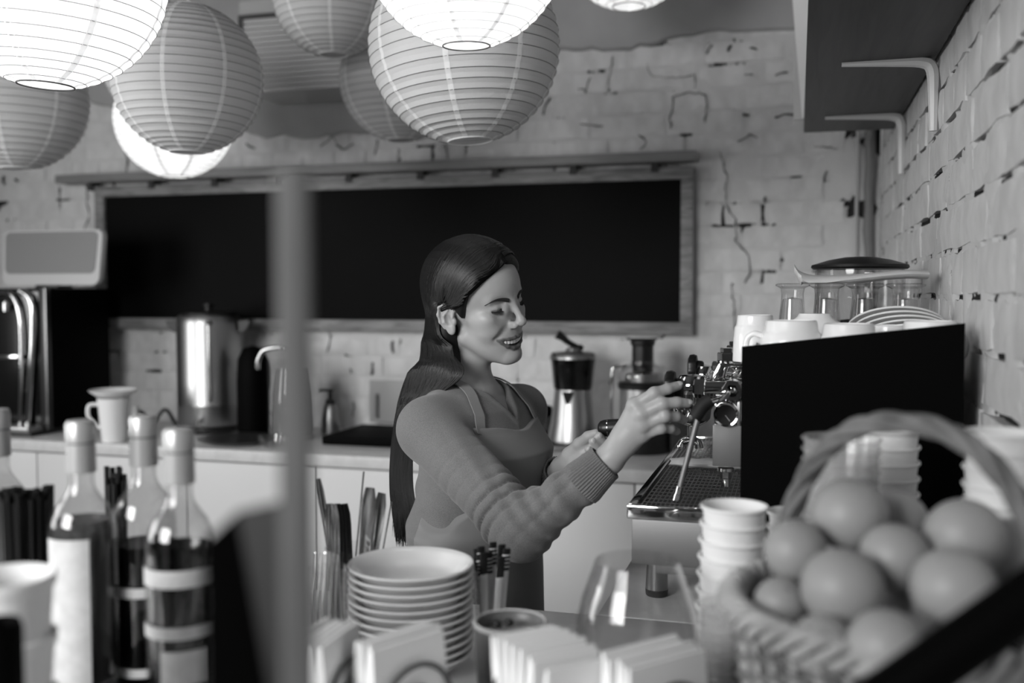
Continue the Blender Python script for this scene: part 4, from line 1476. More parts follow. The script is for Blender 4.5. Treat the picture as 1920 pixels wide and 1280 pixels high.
# ---------------------------------------------------------------- orange basket
bc_ = Vector((.0926, .947))
RB = .147
BZ1 = 1.190
WICK = mat('wicker', 186, .6, vary=(30, 150, 5), bump=(120, .4, .001))
WICKD = mat('dark_wicker', 120, .65, vary=(30, 92, 5))
bk_ = thing('fruit_basket', 'round wicker basket with an arched handle, full of oranges', 'basket', (bc_.x, bc_.y, ZC + .001))
Hb = BZ1 - ZC - .001
rad = lambda z: RB * (.72 + .28 * (z / Hb) ** .75)
part('basket_floor', M().lathe([(0, .002), (rad(0) - .004, .002), (rad(0), .005), (rad(0) - .004, .009), (0, .009)], seg=48), WICKD, bk_)
NS = 36
for k in range(NS):
    a = 2 * PI * k / NS
    pts = [(rad(Hb * j / 8) * math.cos(a), rad(Hb * j / 8) * math.sin(a), .004 + (Hb - .004) * j / 8) for j in range(9)]
    part('stake', M().tube(pts, .0040, 6), WICK, bk_)
rows = 24
for j in range(rows):
    z = .012 + (Hb - .030) * j / (rows - 1)
    n = NS * 4
    pts = []
    for k in range(n):
        a = 2 * PI * k / n
        s_ = math.cos(a * NS / 2 + (PI if j % 2 else 0))
        r = rad(z) + .0048 * s_
        pts.append((r * math.cos(a), r * math.sin(a), z))
    part('weave_strand', M().tube(pts, .0030, 6, closed=True), WICKD, bk_)
for s_ in range(4):
    n = 160
    pts = []
    for k in range(n):
        a = 2 * PI * k / n
        ph = 14 * a + 2 * PI * s_ / 4
        r = RB + .002 + .0105 * math.cos(ph)
        pts.append((r * math.cos(a), r * math.sin(a), Hb - .004 + .0095 * math.sin(ph)))
    part('rim_braid', M().tube(pts, .0043, 7, closed=True), WICK, bk_)
f0 = at(960 + FPX * .268, 640, d=1.0); f0 = Vector((f0.x, f0.y, 0))
lc = lambda x, d: RGT * x + Vector((FWD.x, FWD.y, 0)).normalized() * d
a0, a1 = lc(.268, .995), lc(.445, .790)
mid = (a0 + a1) / 2
half = (a1 - a0) / 2
zap = at(1740, 792, d=.90).z
hp_ = []
for k in range(49):
    a = PI - PI * k / 48
    c_, s_ = math.cos(a), math.sin(a)
    c2 = math.copysign(abs(c_) ** .85, c_)
    p = mid + half * c2
    hp_.append(Vector((p.x, p.y, BZ1 - .06 + (zap - BZ1 + .06) * abs(s_) ** .9)))
for s_ in range(4):
    pts = []
    for k, p in enumerate(hp_):
        t = (hp_[min(k + 1, 48)] - hp_[max(k - 1, 0)]).normalized()
        w = half.normalized().cross(Vector((0, 0, 1)))
        nn = t.cross(w)
        ph = k * .42 + s_ * PI / 2
        pts.append(p + w * (.0075 * math.cos(ph)) + nn * (.0055 * math.sin(ph)))
    part('handle_strand', M().tube(pts, .0050, 8), WICKD, bk_, True)

ORM = mat('orange_peel', 158, .42, bump=(420, .35, .0012), sss=0.0)
ORS = mat('orange_stem', 70, .8)
OR = [(1593, 965, .945, .0355, 'orange at the top of the heap under the left half of the handle'), (1492, 1033, .93, .0300, 'orange left in the heap, beside the paper cup stack'),
      (1580, 1105, .845, .0362, 'large orange at the front with its stem scar showing'), (1678, 1045, .915, .0315, 'orange in the middle of the heap below the tall paper cups'),
      (1808, 1008, .905, .0360, 'orange at the top right of the heap'), (1787, 1102, .825, .0345, 'orange at the front right of the heap above the black bar'),
      (1465, 1132, .90, .0245, 'small orange low at the left rim of the basket'), (1542, 1212, .83, .0270, 'orange sunk behind the basket rim below the large front one'),
      (1660, 1212, .79, .0300, 'orange low at the front, partly covered by the black bar'), (1722, 1140, .90, .0290, 'shaded orange deep between the front oranges'),
      (1682, 975, 1.00, .0300, 'orange in shade behind the topmost one'), (1882, 1035, .93, .0330, 'orange at the right picture edge behind the top right one')]
ps = [[at(x, y, d=d), r] for x, y, d, r, _ in OR]
for it in range(120):
    for i in range(len(ps)):
        for j in range(i):
            v = ps[i][0] - ps[j][0]
            need = ps[i][1] + ps[j][1] + .0004
            if v.length < need:
                # slide along the line of sight so that the picture keeps its layout
                ri = (ps[i][0] - CAM).normalized(); rj = (ps[j][0] - CAM).normalized()
                s_ = 1 if v.dot(ri) > 0 else -1
                e = (need - v.length) * .5 + .0003
                ps[i][0] = ps[i][0] + ri * e * s_
                ps[j][0] = ps[j][0] - rj * e * s_
for (p, r), (_, _, _, _, lab) in zip(ps, OR):
    o = thing('orange', lab, 'orange', p, group='oranges in the basket')
    part('peel', M().ball((0, 0, 0), (r, r, r * .96), 36, 22), ORM, o)
    o.rotation_euler = (random.uniform(-.9, .9), random.uniform(-.9, .9), random.uniform(0, 6))
    part('stem_scar', M().lathe([(0, r * .955), (.0022, r * .955), (.0035, r * .948), (.003, r * .93), (0, r * .93)], seg=10), ORS, o)
# lift the front orange's scar towards the camera
# hidden oranges that carry the heap
for k, (dx, dy, z, lab) in enumerate(((0, 0, 1.02, ''), (-.06, .03, 1.01, ''), (.05, .05, 1.01, ''))):
    pass
# ================================================================== things on the back worktop
def base(px, py): return at(px, py, Z=ZC)


# tall steel urn
b = base(394, 806)
u_h = at(394, 592, Y=b.y).z - ZC
ur = (at(446, 700, Y=b.y) - at(344, 700, Y=b.y)).length / 2
urn = thing('drinks_urn', 'tall polished steel urn with black handles, lid and base', 'urn', (b.x, b.y, ZC + .001), YAW)
URN = mat('urn_steel', 168, .36, metal=1.0)
part('urn_body', M().lathe([(0, .022), (ur * .98, .022), (ur, .026), (ur, .095), (ur * 1.005, .097), (ur * 1.005, .101), (ur, .103), (ur, u_h - .03), (ur * .985, u_h - .012), (ur * .93, u_h), (0, u_h)], seg=56), URN, urn)
part('urn_base', M().lathe([(0, 0), (ur * 1.03, 0), (ur * 1.05, .004), (ur * 1.04, .0215), (0, .0215)], seg=48), BLACK, urn)
part('lid', M().lathe([(0, u_h + .0005), (ur * .9, u_h + .0005), (ur * .88, u_h + .010), (ur * .5, u_h + .017), (.016, u_h + .019), (.014, u_h + .03), (.02, u_h + .034), (.018, u_h + .044), (0, u_h + .046)], seg=48), BLACK, urn)
for s_ in (-1, 1):
    m = M().prism([(s_ * (ur - .004), u_h - .020), (s_ * (ur + .034), u_h - .016), (s_ * (ur + .040), u_h - .024), (s_ * (ur + .022), u_h - .055), (s_ * (ur + .004), u_h - .062), (s_ * (ur - .004), u_h - .058)], -.016, .016, 'XZ')
    part('handle', m, BLACK, urn)
gx = ur * .32
gy = -math.sqrt(ur * ur - gx * gx)
part('sight_glass', M().lathe([(0, u_h * .28), (.006, u_h * .28), (.006, u_h * .93), (0, u_h * .93)], (gx, gy - .009, 0), seg=14), mat('gauge_tube', 225, .1, metal=1), urn)
part('gauge_fitting', M().span((gx - .009, gy - .018, u_h * .93), (gx + .009, gy + .008, u_h * .965), .003), BLACK, urn)
part('tap', M().tube([(0, -ur + .004, .05), (0, -ur - .03, .05), (0, -ur - .035, .03)], .008, 10), CHROME, urn)

# black airpot and grey kettle beside it
b = base(476, 815)
ah = at(476, 648, Y=b.y).z - ZC
ap = thing('vacuum_jug', 'black rounded vacuum jug right beside the steel urn', 'jug', (b.x, b.y, ZC + .001))
part('jug_body', M().lathe([(0, 0), (.050, 0), (.054, .006), (.057, .03), (.058, ah * .6), (.053, ah * .85), (.034, ah * .97), (0, ah)], seg=44), BLACKM, ap)
part('jug_handle', M().tube(spline([(.0, .048, ah * .82), (0, .10, ah * .80), (0, .105, ah * .5), (0, .056, ah * .3)], 16), .009, 10), BLACK, ap)
b = base(548, 822)
kh = at(548, 690, Y=b.y).z - ZC
kt = thing('glass_kettle', 'grey glass kettle with a curved chrome handle, half hidden by the blurred post', 'kettle', (b.x, b.y, ZC + .001))
part('kettle_body', M().lathe([(0, .014), (.066, .014), (.070, .03), (.064, kh * .6), (.054, kh * .92), (.05, kh), (0, kh + .004)], seg=44), mat('smoked_glass', 92, .12, coat=.6), kt)
part('kettle_base', M().lathe([(0, 0), (.070, 0), (.072, .005), (.069, .0135), (0, .0135)], seg=40), STEELD, kt)
tp, tq = at(483, 690, Y=b.y) - b, at(545, 655, Y=b.y) - b
part('kettle_handle', M().tube(spline([(tp.x, 0, tp.z - .004), (tp.x + .004, 0, tp.z + .03), (tp.x + .035, 0, tq.z - .002), (tq.x, 0, tq.z), (tq.x + .02, 0, kh + .003)], 20), .0085, 12), CHROME, kt)

# dark dish in front, with a glass lid bit
b = base(448, 829)
dz = thing('serving_dish', 'flat dark dish lying in front of the steel urn', 'dish', (b.x, b.y - .005, ZC + .001))
part('dish', M().lathe([(0, 0), (.09, 0), (.13, .012), (.135, .016), (.128, .016), (.088, .006), (0, .005)], seg=48, sx=1.0), mat('dark_dish', 45, .3), dz)
b = base(512, 838)
bl = thing('glass_bowl', 'small clear glass bowl on the worktop left of the blurred post', 'bowl', (b.x, b.y, ZC + .001))
part('bowl', M().lathe([(0, 0), (.03, 0), (.045, .01), (.05, .036), (.0485, .036), (.043, .012), (0, .004)], seg=40), GLASS, bl)

# white jug under a saucer
b = base(214, 827)
jh_ = at(214, 746, Y=b.y).z - ZC
jr = (at(240, 780, Y=b.y) - at(192, 780, Y=b.y)).length / 2
jg = thing('white_jug', 'white ceramic jug with a looped handle on the back worktop', 'jug', (b.x, b.y, ZC + .001), YAW + .4)
part('jug_body', M().lathe([(0, 0), (jr * .74, 0), (jr * .78, .004), (jr * .85, jh_ * .3), (jr * .98, jh_ * .8), (jr * 1.05, jh_), (jr * .99, jh_), (jr * .92, jh_ * .8), (jr * .78, .01), (0, .008)], seg=40), WHITE, jg)
part('handle', M().tube(spline([(-jr * .95, 0, jh_ * .86), (-jr * 1.5, 0, jh_ * .84), (-jr * 1.55, 0, jh_ * .6), (-jr * 1.1, 0, jh_ * .38), (-jr * .85, 0, jh_ * .32)], 18), .007, 10), WHITE, jg)
sd = thing('white_saucer', 'white saucer lying on top of the white jug', 'saucer', (b.x, b.y, ZC + .001 + jh_ + .0006))
part('dish', M().lathe([(0, 0), (jr * .8, 0), (jr * 1.05, .004), (jr * 1.5, .022), (jr * 1.56, .027), (jr * 1.5, .028), (jr * 1.0, .010), (0, .006)], seg=44), WHITE, sd)

# black cable tangle by the wall
cp = [base(240, 808), base(262, 800), base(285, 797), base(310, 796), base(330, 800), base(338, 806)]
cpt = spline([Vector((p.x, p.y, ZC + .009 + (.05 if i in (1, 3) else 0))) for i, p in enumerate(cp)], 50)
solo('power_cable', M().tube(cpt, .007, 8), BLACK, 'black power cable looping on the worktop between jug and urn', 'cable', cp[0])
sb = base(262, 806)
solo('spice_bottle', M().lathe([(0, 0), (.02, 0), (.022, .004), (.022, .035), (.012, .05), (.009, .075), (.011, .09), (0, .092)], (sb.x, sb.y - .02, ZC + .001), seg=28), mat('cloudy_glass', 190, .3), 'small pale bottle behind the second bottle cap on the worktop', 'bottle', (sb.x, sb.y - .02, ZC + .001))

# black coffee brewer at the left edge with a kitchen scale on it
bx1, by0, by1 = -2.587, 2.97, 3.31
bz1 = at(86, 540, Y=by0).z
bx0 = bx1 - .42
cb_ = thing('coffee_brewer', 'tall black coffee brewer with a chrome framed front at the left edge', 'coffee brewer', ((bx0 + bx1) / 2, (by0 + by1) / 2, ZC + .001))
DG = mat('brewer_front', 14, .18, coat=.5)
part('housing', M().span((bx0, by0 + .02, ZC + .018), (bx1, by1, bz1), .006), BLACKM, cb_, True)
part('front_panel', M().span((bx0 + .004, by0 - .004, ZC + .03), (bx1 - .03, by0 + .0195, bz1 - .01), .004), DG, cb_, True)
part('corner_strip', M().span((bx1 - .029, by0 - .006, ZC + .016), (bx1 + .002, by0 + .0195, bz1), .002), mat('brewer_edge', 40, .3), cb_, True)
part('edge_trim', M().span((bx1 - .004, by0 - .0085, ZC + .016), (bx1 + .004, by0 - .0062, bz1), .0005), STEELD, cb_, True)
pa = [at(38, 545, Y=by0 - .02), at(56, 560, Y=by0 - .02), at(62, 600, Y=by0 - .02), at(58, 700, Y=by0 - .02), at(52, 805, Y=by0 - .02)]
part('chrome_pillar', M().tube(spline(pa, 24), .012, 10), CHROME, cb_, True)
pa = [at(-20, 548, Y=by0 - .02), at(20, 552, Y=by0 - .02), at(36, 590, Y=by0 - .02), at(40, 660, Y=by0 - .02), at(38, 800, Y=by0 - .02)]
part('chrome_arch', M().tube(spline(pa, 30), .008, 10), CHROME, cb_, True)
a, b = at(-30, 667, Y=by0 - .02), at(37, 664, Y=by0 - .02)
part('shelf_bar', M().span((a.x, by0 - .035, a.z - .010), (b.x, by0 - .005, a.z + .006), .003), CHROME, cb_, True)
a = at(14, 575, Y=by0 - .012)
sp_ = M().lathe([(0, 0), (.014, 0), (.014, .03), (.008, .035), (0, .035)], (a.x, by0 - .018, a.z - .015), seg=16).tube([(a.x - .02, by0 - .02, a.z), (a.x + .02, by0 - .02, a.z)], .007, 10)
part('spout', sp_, CHROME, cb_, True)
part('drip_shelf', M().span((bx0 + .02, by0 - .09, ZC + .016), (bx1 - .012, by0 - .009, ZC + .034), .004), STEELD, cb_, True)
part('base_plate', M().span((bx0 + .01, by0 - .08, ZC), (bx1 - .01, by1 - .01, ZC + .0155), .002), BLACK, cb_, True)
# kitchen scale: white dish with a grey face, tipped towards the room
sA, sB = at(-6, 530, Y=3.06), at(182, 532, Y=3.06)
sT = at(90, 431, Y=3.10)
scx = (sA.x + sB.x) / 2
sw = (sB.x - sA.x) / 2
sc = thing('kitchen_scale', 'white kitchen scale with a tipped-up grey weighing dish on the black brewer', 'scale', (scx, 3.09, bz1 + .001))
sh_ = sT.z - bz1


def rrect(w, h, r, n=6, z0=0.0, taper=0.0):
    o = []
    for (cx, cz, a) in ((w - r, r, -PI / 2), (w - r, h - r, 0), (-w + r, h - r, PI / 2), (-w + r, r, PI)):
        for k in range(n + 1):
            t = a + PI / 2 * k / n
            x, z = cx + r * math.cos(t), cz + r * math.sin(t)
            o.append((x * (1 - taper * (1 - z / h)), z0 + z))
    return o


hh2 = sh_ - .012
m = M().prism(rrect(sw, hh2, .03, 6, 0, .04), -.012, .012)
m.v = [(x, y + .10 * z / 1.0, z + .010) for x, y, z in m.v]
part('weighing_dish', m, mat('scale_white', 190, .4), sc, sharp=30)
m = M().prism(rrect(sw * .93, hh2 * .76, .022, 6, hh2 * .21, .04), -.0145, -.0118)
m.v = [(x - .004, y + .10 * z / 1.0, z + .010) for x, y, z in m.v]
part('grey_face', m, mat('scale_grey', 128, .5), sc, sharp=30)
part('scale_foot', M().span((-.05, -.03, 0), (.05, .05, .0115), .003), BLACK, sc)

# soap dispenser
b = base(620, 812)
dh = at(620, 758, Y=b.y).z - ZC
sr = (at(636, 790, Y=b.y) - at(604, 790, Y=b.y)).length / 2
sdp = thing('soap_dispenser', 'steel soap dispenser with a black pump by the blurred post', 'dispenser', (b.x, b.y, ZC + .001), YAW)
part('bottle', M().lathe([(0, 0), (sr, 0), (sr * 1.02, .003), (sr * .92, dh * .55), (sr * .72, dh * .92), (sr * .6, dh), (0, dh)], seg=36), STEELD, sdp)
ps_ = M().lathe([(0, dh + .0005), (sr * .52, dh + .0005), (sr * .52, dh + .016), (sr * .24, dh + .02), (sr * .24, dh + .045), (sr * .36, dh + .046), (sr * .36, dh + .056), (0, dh + .058)], seg=20)
ps_.tube([(0, 0, dh + .051), (-.036, 0, dh + .051), (-.042, 0, dh + .047)], .005, 8)
part('pump', ps_, BLACK, sdp)

# black tray / hob right of it
a, b2 = base(596, 836), base(748, 838)
solo('black_hob', M().span((a.x, (a.y + b2.y) / 2 - .0, ZC + .001), (b2.x, YB - .10, ZC + .030), .005), BLACKM, 'flat black hob lying on the worktop behind the hair of the barista', 'hob', ((a.x + b2.x) / 2, 3.2, ZC + .001))
# grey sheet leaning at the wall, with a small hook bar
a, b2 = at(694, 810, Y=3.385), at(790, 715, Y=3.385)
gs = thing('grey_board', 'plain grey board standing against the bricks behind the hair of the barista', 'board', ((a.x + b2.x) / 2, 3.385, a.z))
mg_ = M().span((a.x, 3.38, ZC + .0315), (b2.x, 3.395, b2.z), .002)
part('board', mg_, mat('grey_sheet', 158, .5), gs, True)
hk = at(706, 740, Y=3.37)
hl = at(706, 782, Y=3.37)
part('pull', M().tube([(hk.x, 3.381, hk.z), (hk.x, 3.368, hk.z), (hl.x, 3.368, hl.z), (hl.x, 3.381, hl.z)], .006, 8), mat('pull_grey', 120, .4), gs, True)

# lever citrus press in steel
b = base(1074, 836)
px2m = b.length and (at(1084, 700, Y=b.y) - at(1064, 700, Y=b.y)).length / 20
zz_ = lambda y: at(1074, y, Y=b.y).z - ZC - .001
cpz = thing('citrus_press', 'steel hand juicer with a flared body and a lever on top, behind the barista hands', 'juicer', (b.x, b.y, ZC + .001), YAW)
w_ = lambda n: n * px2m
part('lower_body', M().lathe([(0, .02), (w_(46), .02), (w_(46), .028), (w_(40), zz_(790)), (w_(36), zz_(750)), (w_(34), zz_(729)), (0, zz_(729))], seg=48), URN, cpz)
part('base_ring', M().lathe([(0, 0), (w_(49), 0), (w_(50), .004), (w_(47), .0195), (0, .0195)], seg=44), BLACK, cpz)
part('hopper', M().lathe([(0, zz_(728)), (w_(35), zz_(728)), (w_(36), zz_(724)), (w_(39), zz_(690)), (w_(41), zz_(675)), (w_(42), zz_(672)), (0, zz_(672))], seg=48), mat('dark_steel', 70, .22, metal=1.0), cpz)
part('lid', M().lathe([(0, zz_(671.5)), (w_(43), zz_(671.5)), (w_(43), zz_(668)), (w_(39), zz_(661)), (w_(14), zz_(658)), (w_(12), zz_(652)), (0, zz_(650))], seg=44), STEELD, cpz)
part('lever', M().tube(spline([(w_(14), 0, zz_(655)), (w_(8), -.005, zz_(650)), (-w_(8), -.01, zz_(642)), (-w_(20), -.015, zz_(632)), (-w_(30), -.015, zz_(626))], 18), [.008 + .008 * (i / 17) ** 2 + (.006 if i < 4 else 0) for i in range(18)], 12), BLACK, cpz)
sp_ = M().prism([(-w_(22), zz_(731)), (-w_(2), zz_(731)), (-w_(10), zz_(752)), (-w_(15), zz_(753))], -w_(40), -w_(30))
part('spout', sp_, BLACK, cpz)
part('foot_tray', M().span((-w_(52), -w_(58), .001), (-w_(14), -w_(30), .012), .003), URN, cpz)
a = base(1012, 826)
dj = thing('dark_canister', 'dark canister left of the steel hand juicer', 'canister', (a.x, a.y + .05, ZC + .001))
part('canister_body', M().lathe([(0, 0), (.032, 0), (.034, .004), (.034, .10), (.026, .115), (0, .118)], seg=32), BLACKM, dj)
part('canister_label', M().lathe([(.0343, .03), (.0348, .03), (.0348, .08), (.0343, .08)], seg=32), mat('canister_grey', 60, .5), dj)

# centrifugal juicer with a tall black pusher
b = base(1204, 846)
px2m = (at(1214, 700, Y=b.y) - at(1194, 700, Y=b.y)).length / 20
zz_ = lambda y: at(1204, y, Y=b.y).z - ZC - .001
w_ = lambda n: n * px2m
ju = thing('electric_juicer', 'electric juicer with a clear hood and a tall black pusher', 'juicer', (b.x, b.y, ZC + .001), YAW)
part('motor_base', M().lathe([(0, 0), (w_(50), 0), (w_(52), .006), (w_(50), zz_(806)), (w_(46), zz_(796)), (0, zz_(796))], seg=44), BLACK, ju)
part('steel_band', M().lathe([(0, zz_(795.5)), (w_(43), zz_(795.5)), (w_(43), zz_(728)), (0, zz_(728))], seg=44), URN, ju)
part('collar', M().lathe([(0, zz_(727.5)), (w_(46), zz_(727.5)), (w_(47), zz_(719)), (w_(44), zz_(715)), (0, zz_(715))], seg=44), BLACK, ju)
part('clear_hood', M().lathe([(w_(47), zz_(714.5)), (w_(49), zz_(708)), (w_(48), zz_(695)), (w_(40), zz_(686)), (w_(24), zz_(681)), (w_(23), zz_(676)), (w_(22), zz_(676)), (w_(22.5), zz_(683)), (w_(38), zz_(689)), (w_(45), zz_(697)), (w_(46), zz_(708)), (w_(45), zz_(714.5))], seg=44), GLASSD, ju)
part('basket', M().lathe([(0, zz_(714)), (w_(34), zz_(714)), (w_(30), zz_(700)), (0, zz_(698))], seg=36), STEELD, ju)
part('pusher', M().lathe([(0, zz_(697)), (w_(19), zz_(697)), (w_(20), zz_(676)), (w_(20), zz_(648)), (w_(23), zz_(645)), (w_(23.5), zz_(638)), (w_(20), zz_(634.5)), (0, zz_(634))], seg=40), BLACK, ju)
lt = M().tube(spline([(-w_(50), 0, zz_(800)), (-w_(57), 0, zz_(790)), (-w_(57), 0, zz_(700)), (-w_(50), 0, zz_(688)), (-w_(30), 0, zz_(684))], 22), .005, 10)
part('latch_arm', lt, CHROME, ju)
part('pulp_bin', M().span((w_(48), -.05, .002), (w_(82), .05, zz_(720)), .012), mat('smoked_bin', 60, .2), ju)
# ================================================================== the barista: signed distance fields turned into continuous surfaces
def surface_net(f, xs, ys, zs, blk=8, margin=1.25):
    """mesh of f = 0 on a rectangular lattice, evaluated only in blocks near the surface"""
    xs, ys, zs = (np.asarray(a, np.float32) for a in (xs, ys, zs))
    nx, ny, nz = len(xs), len(ys), len(zs)
    bi = [np.arange(0, n - 1, blk) for n in (nx, ny, nz)]
    B = np.stack(np.meshgrid(*bi, indexing='ij'), -1).reshape(-1, 3)
    lo = np.stack([xs[B[:, 0]], ys[B[:, 1]], zs[B[:, 2]]], -1)
    E_ = np.minimum(B + blk, np.array([nx - 1, ny - 1, nz - 1]))
    hi = np.stack([xs[E_[:, 0]], ys[E_[:, 1]], zs[E_[:, 2]]], -1)
    c = (lo + hi) / 2
    keep = np.abs(f(c)) < np.linalg.norm(hi - lo, axis=1) / 2 * margin + .003
    B = B[keep]
    o = np.arange(blk + 1)
    O = np.stack(np.meshgrid(o, o, o, indexing='ij'), -1).reshape(-1, 3)
    I = (B[:, None, :] + O[None]).reshape(-1, 3)
    I = I[(I[:, 0] < nx) & (I[:, 1] < ny) & (I[:, 2] < nz)].astype(np.int64)
    ids = np.unique(I[:, 0] + nx * (I[:, 1] + ny * I[:, 2]))
    ix, iy, iz = ids % nx, (ids // nx) % ny, ids // (nx * ny)
    P = np.stack([xs[ix], ys[iy], zs[iz]], -1)
    val = np.concatenate([f(P[k:k + 400000]) for k in range(0, len(P), 400000)])
    st = (1, nx, nx * ny)
    corner = [a * st[0] + b * st[1] + d * st[2] for d in (0, 1) for b in (0, 1) for a in (0, 1)]
    ok = (ix < nx - 1) & (iy < ny - 1) & (iz < nz - 1)
    cid = ids[ok]
    base_i = np.nonzero(ok)[0]
    idx = np.empty((len(cid), 8), np.int64)
    good = np.ones(len(cid), bool)
    for k, q in enumerate(corner):
        j = np.minimum(np.searchsorted(ids, cid + q), len(ids) - 1)
        good &= ids[j] == cid + q
        idx[:, k] = j
    cid, idx = cid[good], idx[good]
    V = val[idx]
    neg = V < 0
    s_ = neg.any(1) & ~neg.all(1)
    cid, idx, V = cid[s_], idx[s_], V[s_]
    acc = np.zeros((len(cid), 3)); cnt = np.zeros(len(cid))
    for a, b in ((0, 1), (2, 3), (4, 5), (6, 7), (0, 2), (1, 3), (4, 6), (5, 7), (0, 4), (1, 5), (2, 6), (3, 7)):
        m = (V[:, a] < 0) != (V[:, b] < 0)
        t = V[m, a] / (V[m, a] - V[m, b])
        pa, pb = P[idx[m, a]], P[idx[m, b]]
        acc[m] += pa + (pb - pa) * t[:, None]
        cnt[m] += 1
    verts = acc / cnt[:, None]
    faces = []
    for ax in range(3):
        u, w = st[(ax + 1) % 3], st[(ax + 2) % 3]
        j = np.minimum(np.searchsorted(ids, ids + st[ax]), len(ids) - 1)
        m = (ids[j] == ids + st[ax]) & ((val < 0) != (val[j] < 0))
        e = ids[m]
        q = np.stack([e - u - w, e - w, e, e - u], 1)
        k = np.minimum(np.searchsorted(cid, q), len(cid) - 1)
        g = (cid[k] == q).all(1)
        k = k[g]
        fl = val[m][g] >= 0
        k[fl] = k[fl][:, ::-1]
        faces.append(k)
    return verts, np.concatenate(faces)


def net_mesh(name, verts, faces, mats):
    me = bpy.data.meshes.new(name)
    me.vertices.add(len(verts)); me.vertices.foreach_set('co', np.asarray(verts, np.float32).ravel())
    n = len(faces)
    me.loops.add(n * 4); me.loops.foreach_set('vertex_index', np.asarray(faces, np.int32).ravel())
    me.polygons.add(n)
    me.polygons.foreach_set('loop_start', np.arange(n, dtype=np.int32) * 4)
    me.polygons.foreach_set('loop_total', np.full(n, 4, np.int32))
    me.polygons.foreach_set('use_smooth', np.ones(n, bool))
    for m in mats: me.materials.append(m)
    me.update(calc_edges=True)
    me.validate()
    return me


def nv(*a): return np.array(a, np.float32)
def sph(p, c, r): return np.linalg.norm(p - nv(*c), axis=1) - r
def ell(p, c, r, R=None):
    q = p - nv(*c)
    if R is not None: q = q @ R
    r = nv(*r)
    k0 = np.linalg.norm(q / r, axis=1); k1 = np.linalg.norm(q / (r * r), axis=1) + 1e-9
    return k0 * (k0 - 1) / k1
def cone(p, a, b, ra, rb):
    a, b = nv(*a), nv(*b)
    ba = b - a
    h = np.clip(((p - a) @ ba) / float(ba @ ba), 0, 1)
    return np.linalg.norm(p - a - h[:, None] * ba, axis=1) - (ra + (rb - ra) * h)
def chain(p, pts, rs, k=.004):
    d = None
    for a, b, ra, rb in zip(pts, pts[1:], rs, rs[1:]):
        e = cone(p, a, b, ra, rb)
        d = e if d is None else smin(d, e, k)
    return d
def smin(a, b, k):
    h = np.maximum(k - np.abs(a - b), 0) / k
    return np.minimum(a, b) - h * h * k * .25
def vmin(a, b, k):
    h = np.maximum(k - np.abs(a - b), 0) / k
    return np.minimum(a, b) - h * h * k * .25
def smax(a, b, k): return -smin(-a, -b, k)


# ---------------------------------------------------------------- frames
def rot_m(yaw, pitch, roll):
    return np.array((Matrix.Rotation(yaw, 3, 'Z') @ Matrix.Rotation(pitch, 3, 'Y') @ Matrix.Rotation(roll, 3, 'X')), np.float32)


HO = nv(-.6015, 1.85, 1.4355)
HR = rot_m(math.radians(-22.5), math.radians(4.5), math.radians(13.5))
TM = nv(-.590, 1.848, 0)
ty_ = math.radians(-14)
TF, TL = nv(math.cos(ty_), math.sin(ty_), 0), nv(-math.sin(ty_), math.cos(ty_), 0)
hl = lambda p: (p - HO) @ HR                      # world -> head space (x forward, y her left, z up)
hw = lambda q: np.asarray(q, np.float32) @ HR.T + HO


def A3(px, py, Y):
    v = at(px, py, Y=Y)
    return (v.x, v.y, v.z)


# right arm (towards the camera), left arm
RS, RE, RW = A3(806, 792, 1.715), A3(976, 993, 1.575), A3(1142, 862, 1.592)
LS = tuple(nv(*RS) + TL * .315 + TF * .01)
LE, LW = A3(968, 975, 2.0), A3(1056, 878, 1.835)
LKNUCK = 0

# ---------------------------------------------------------------- skin
MW = .0370


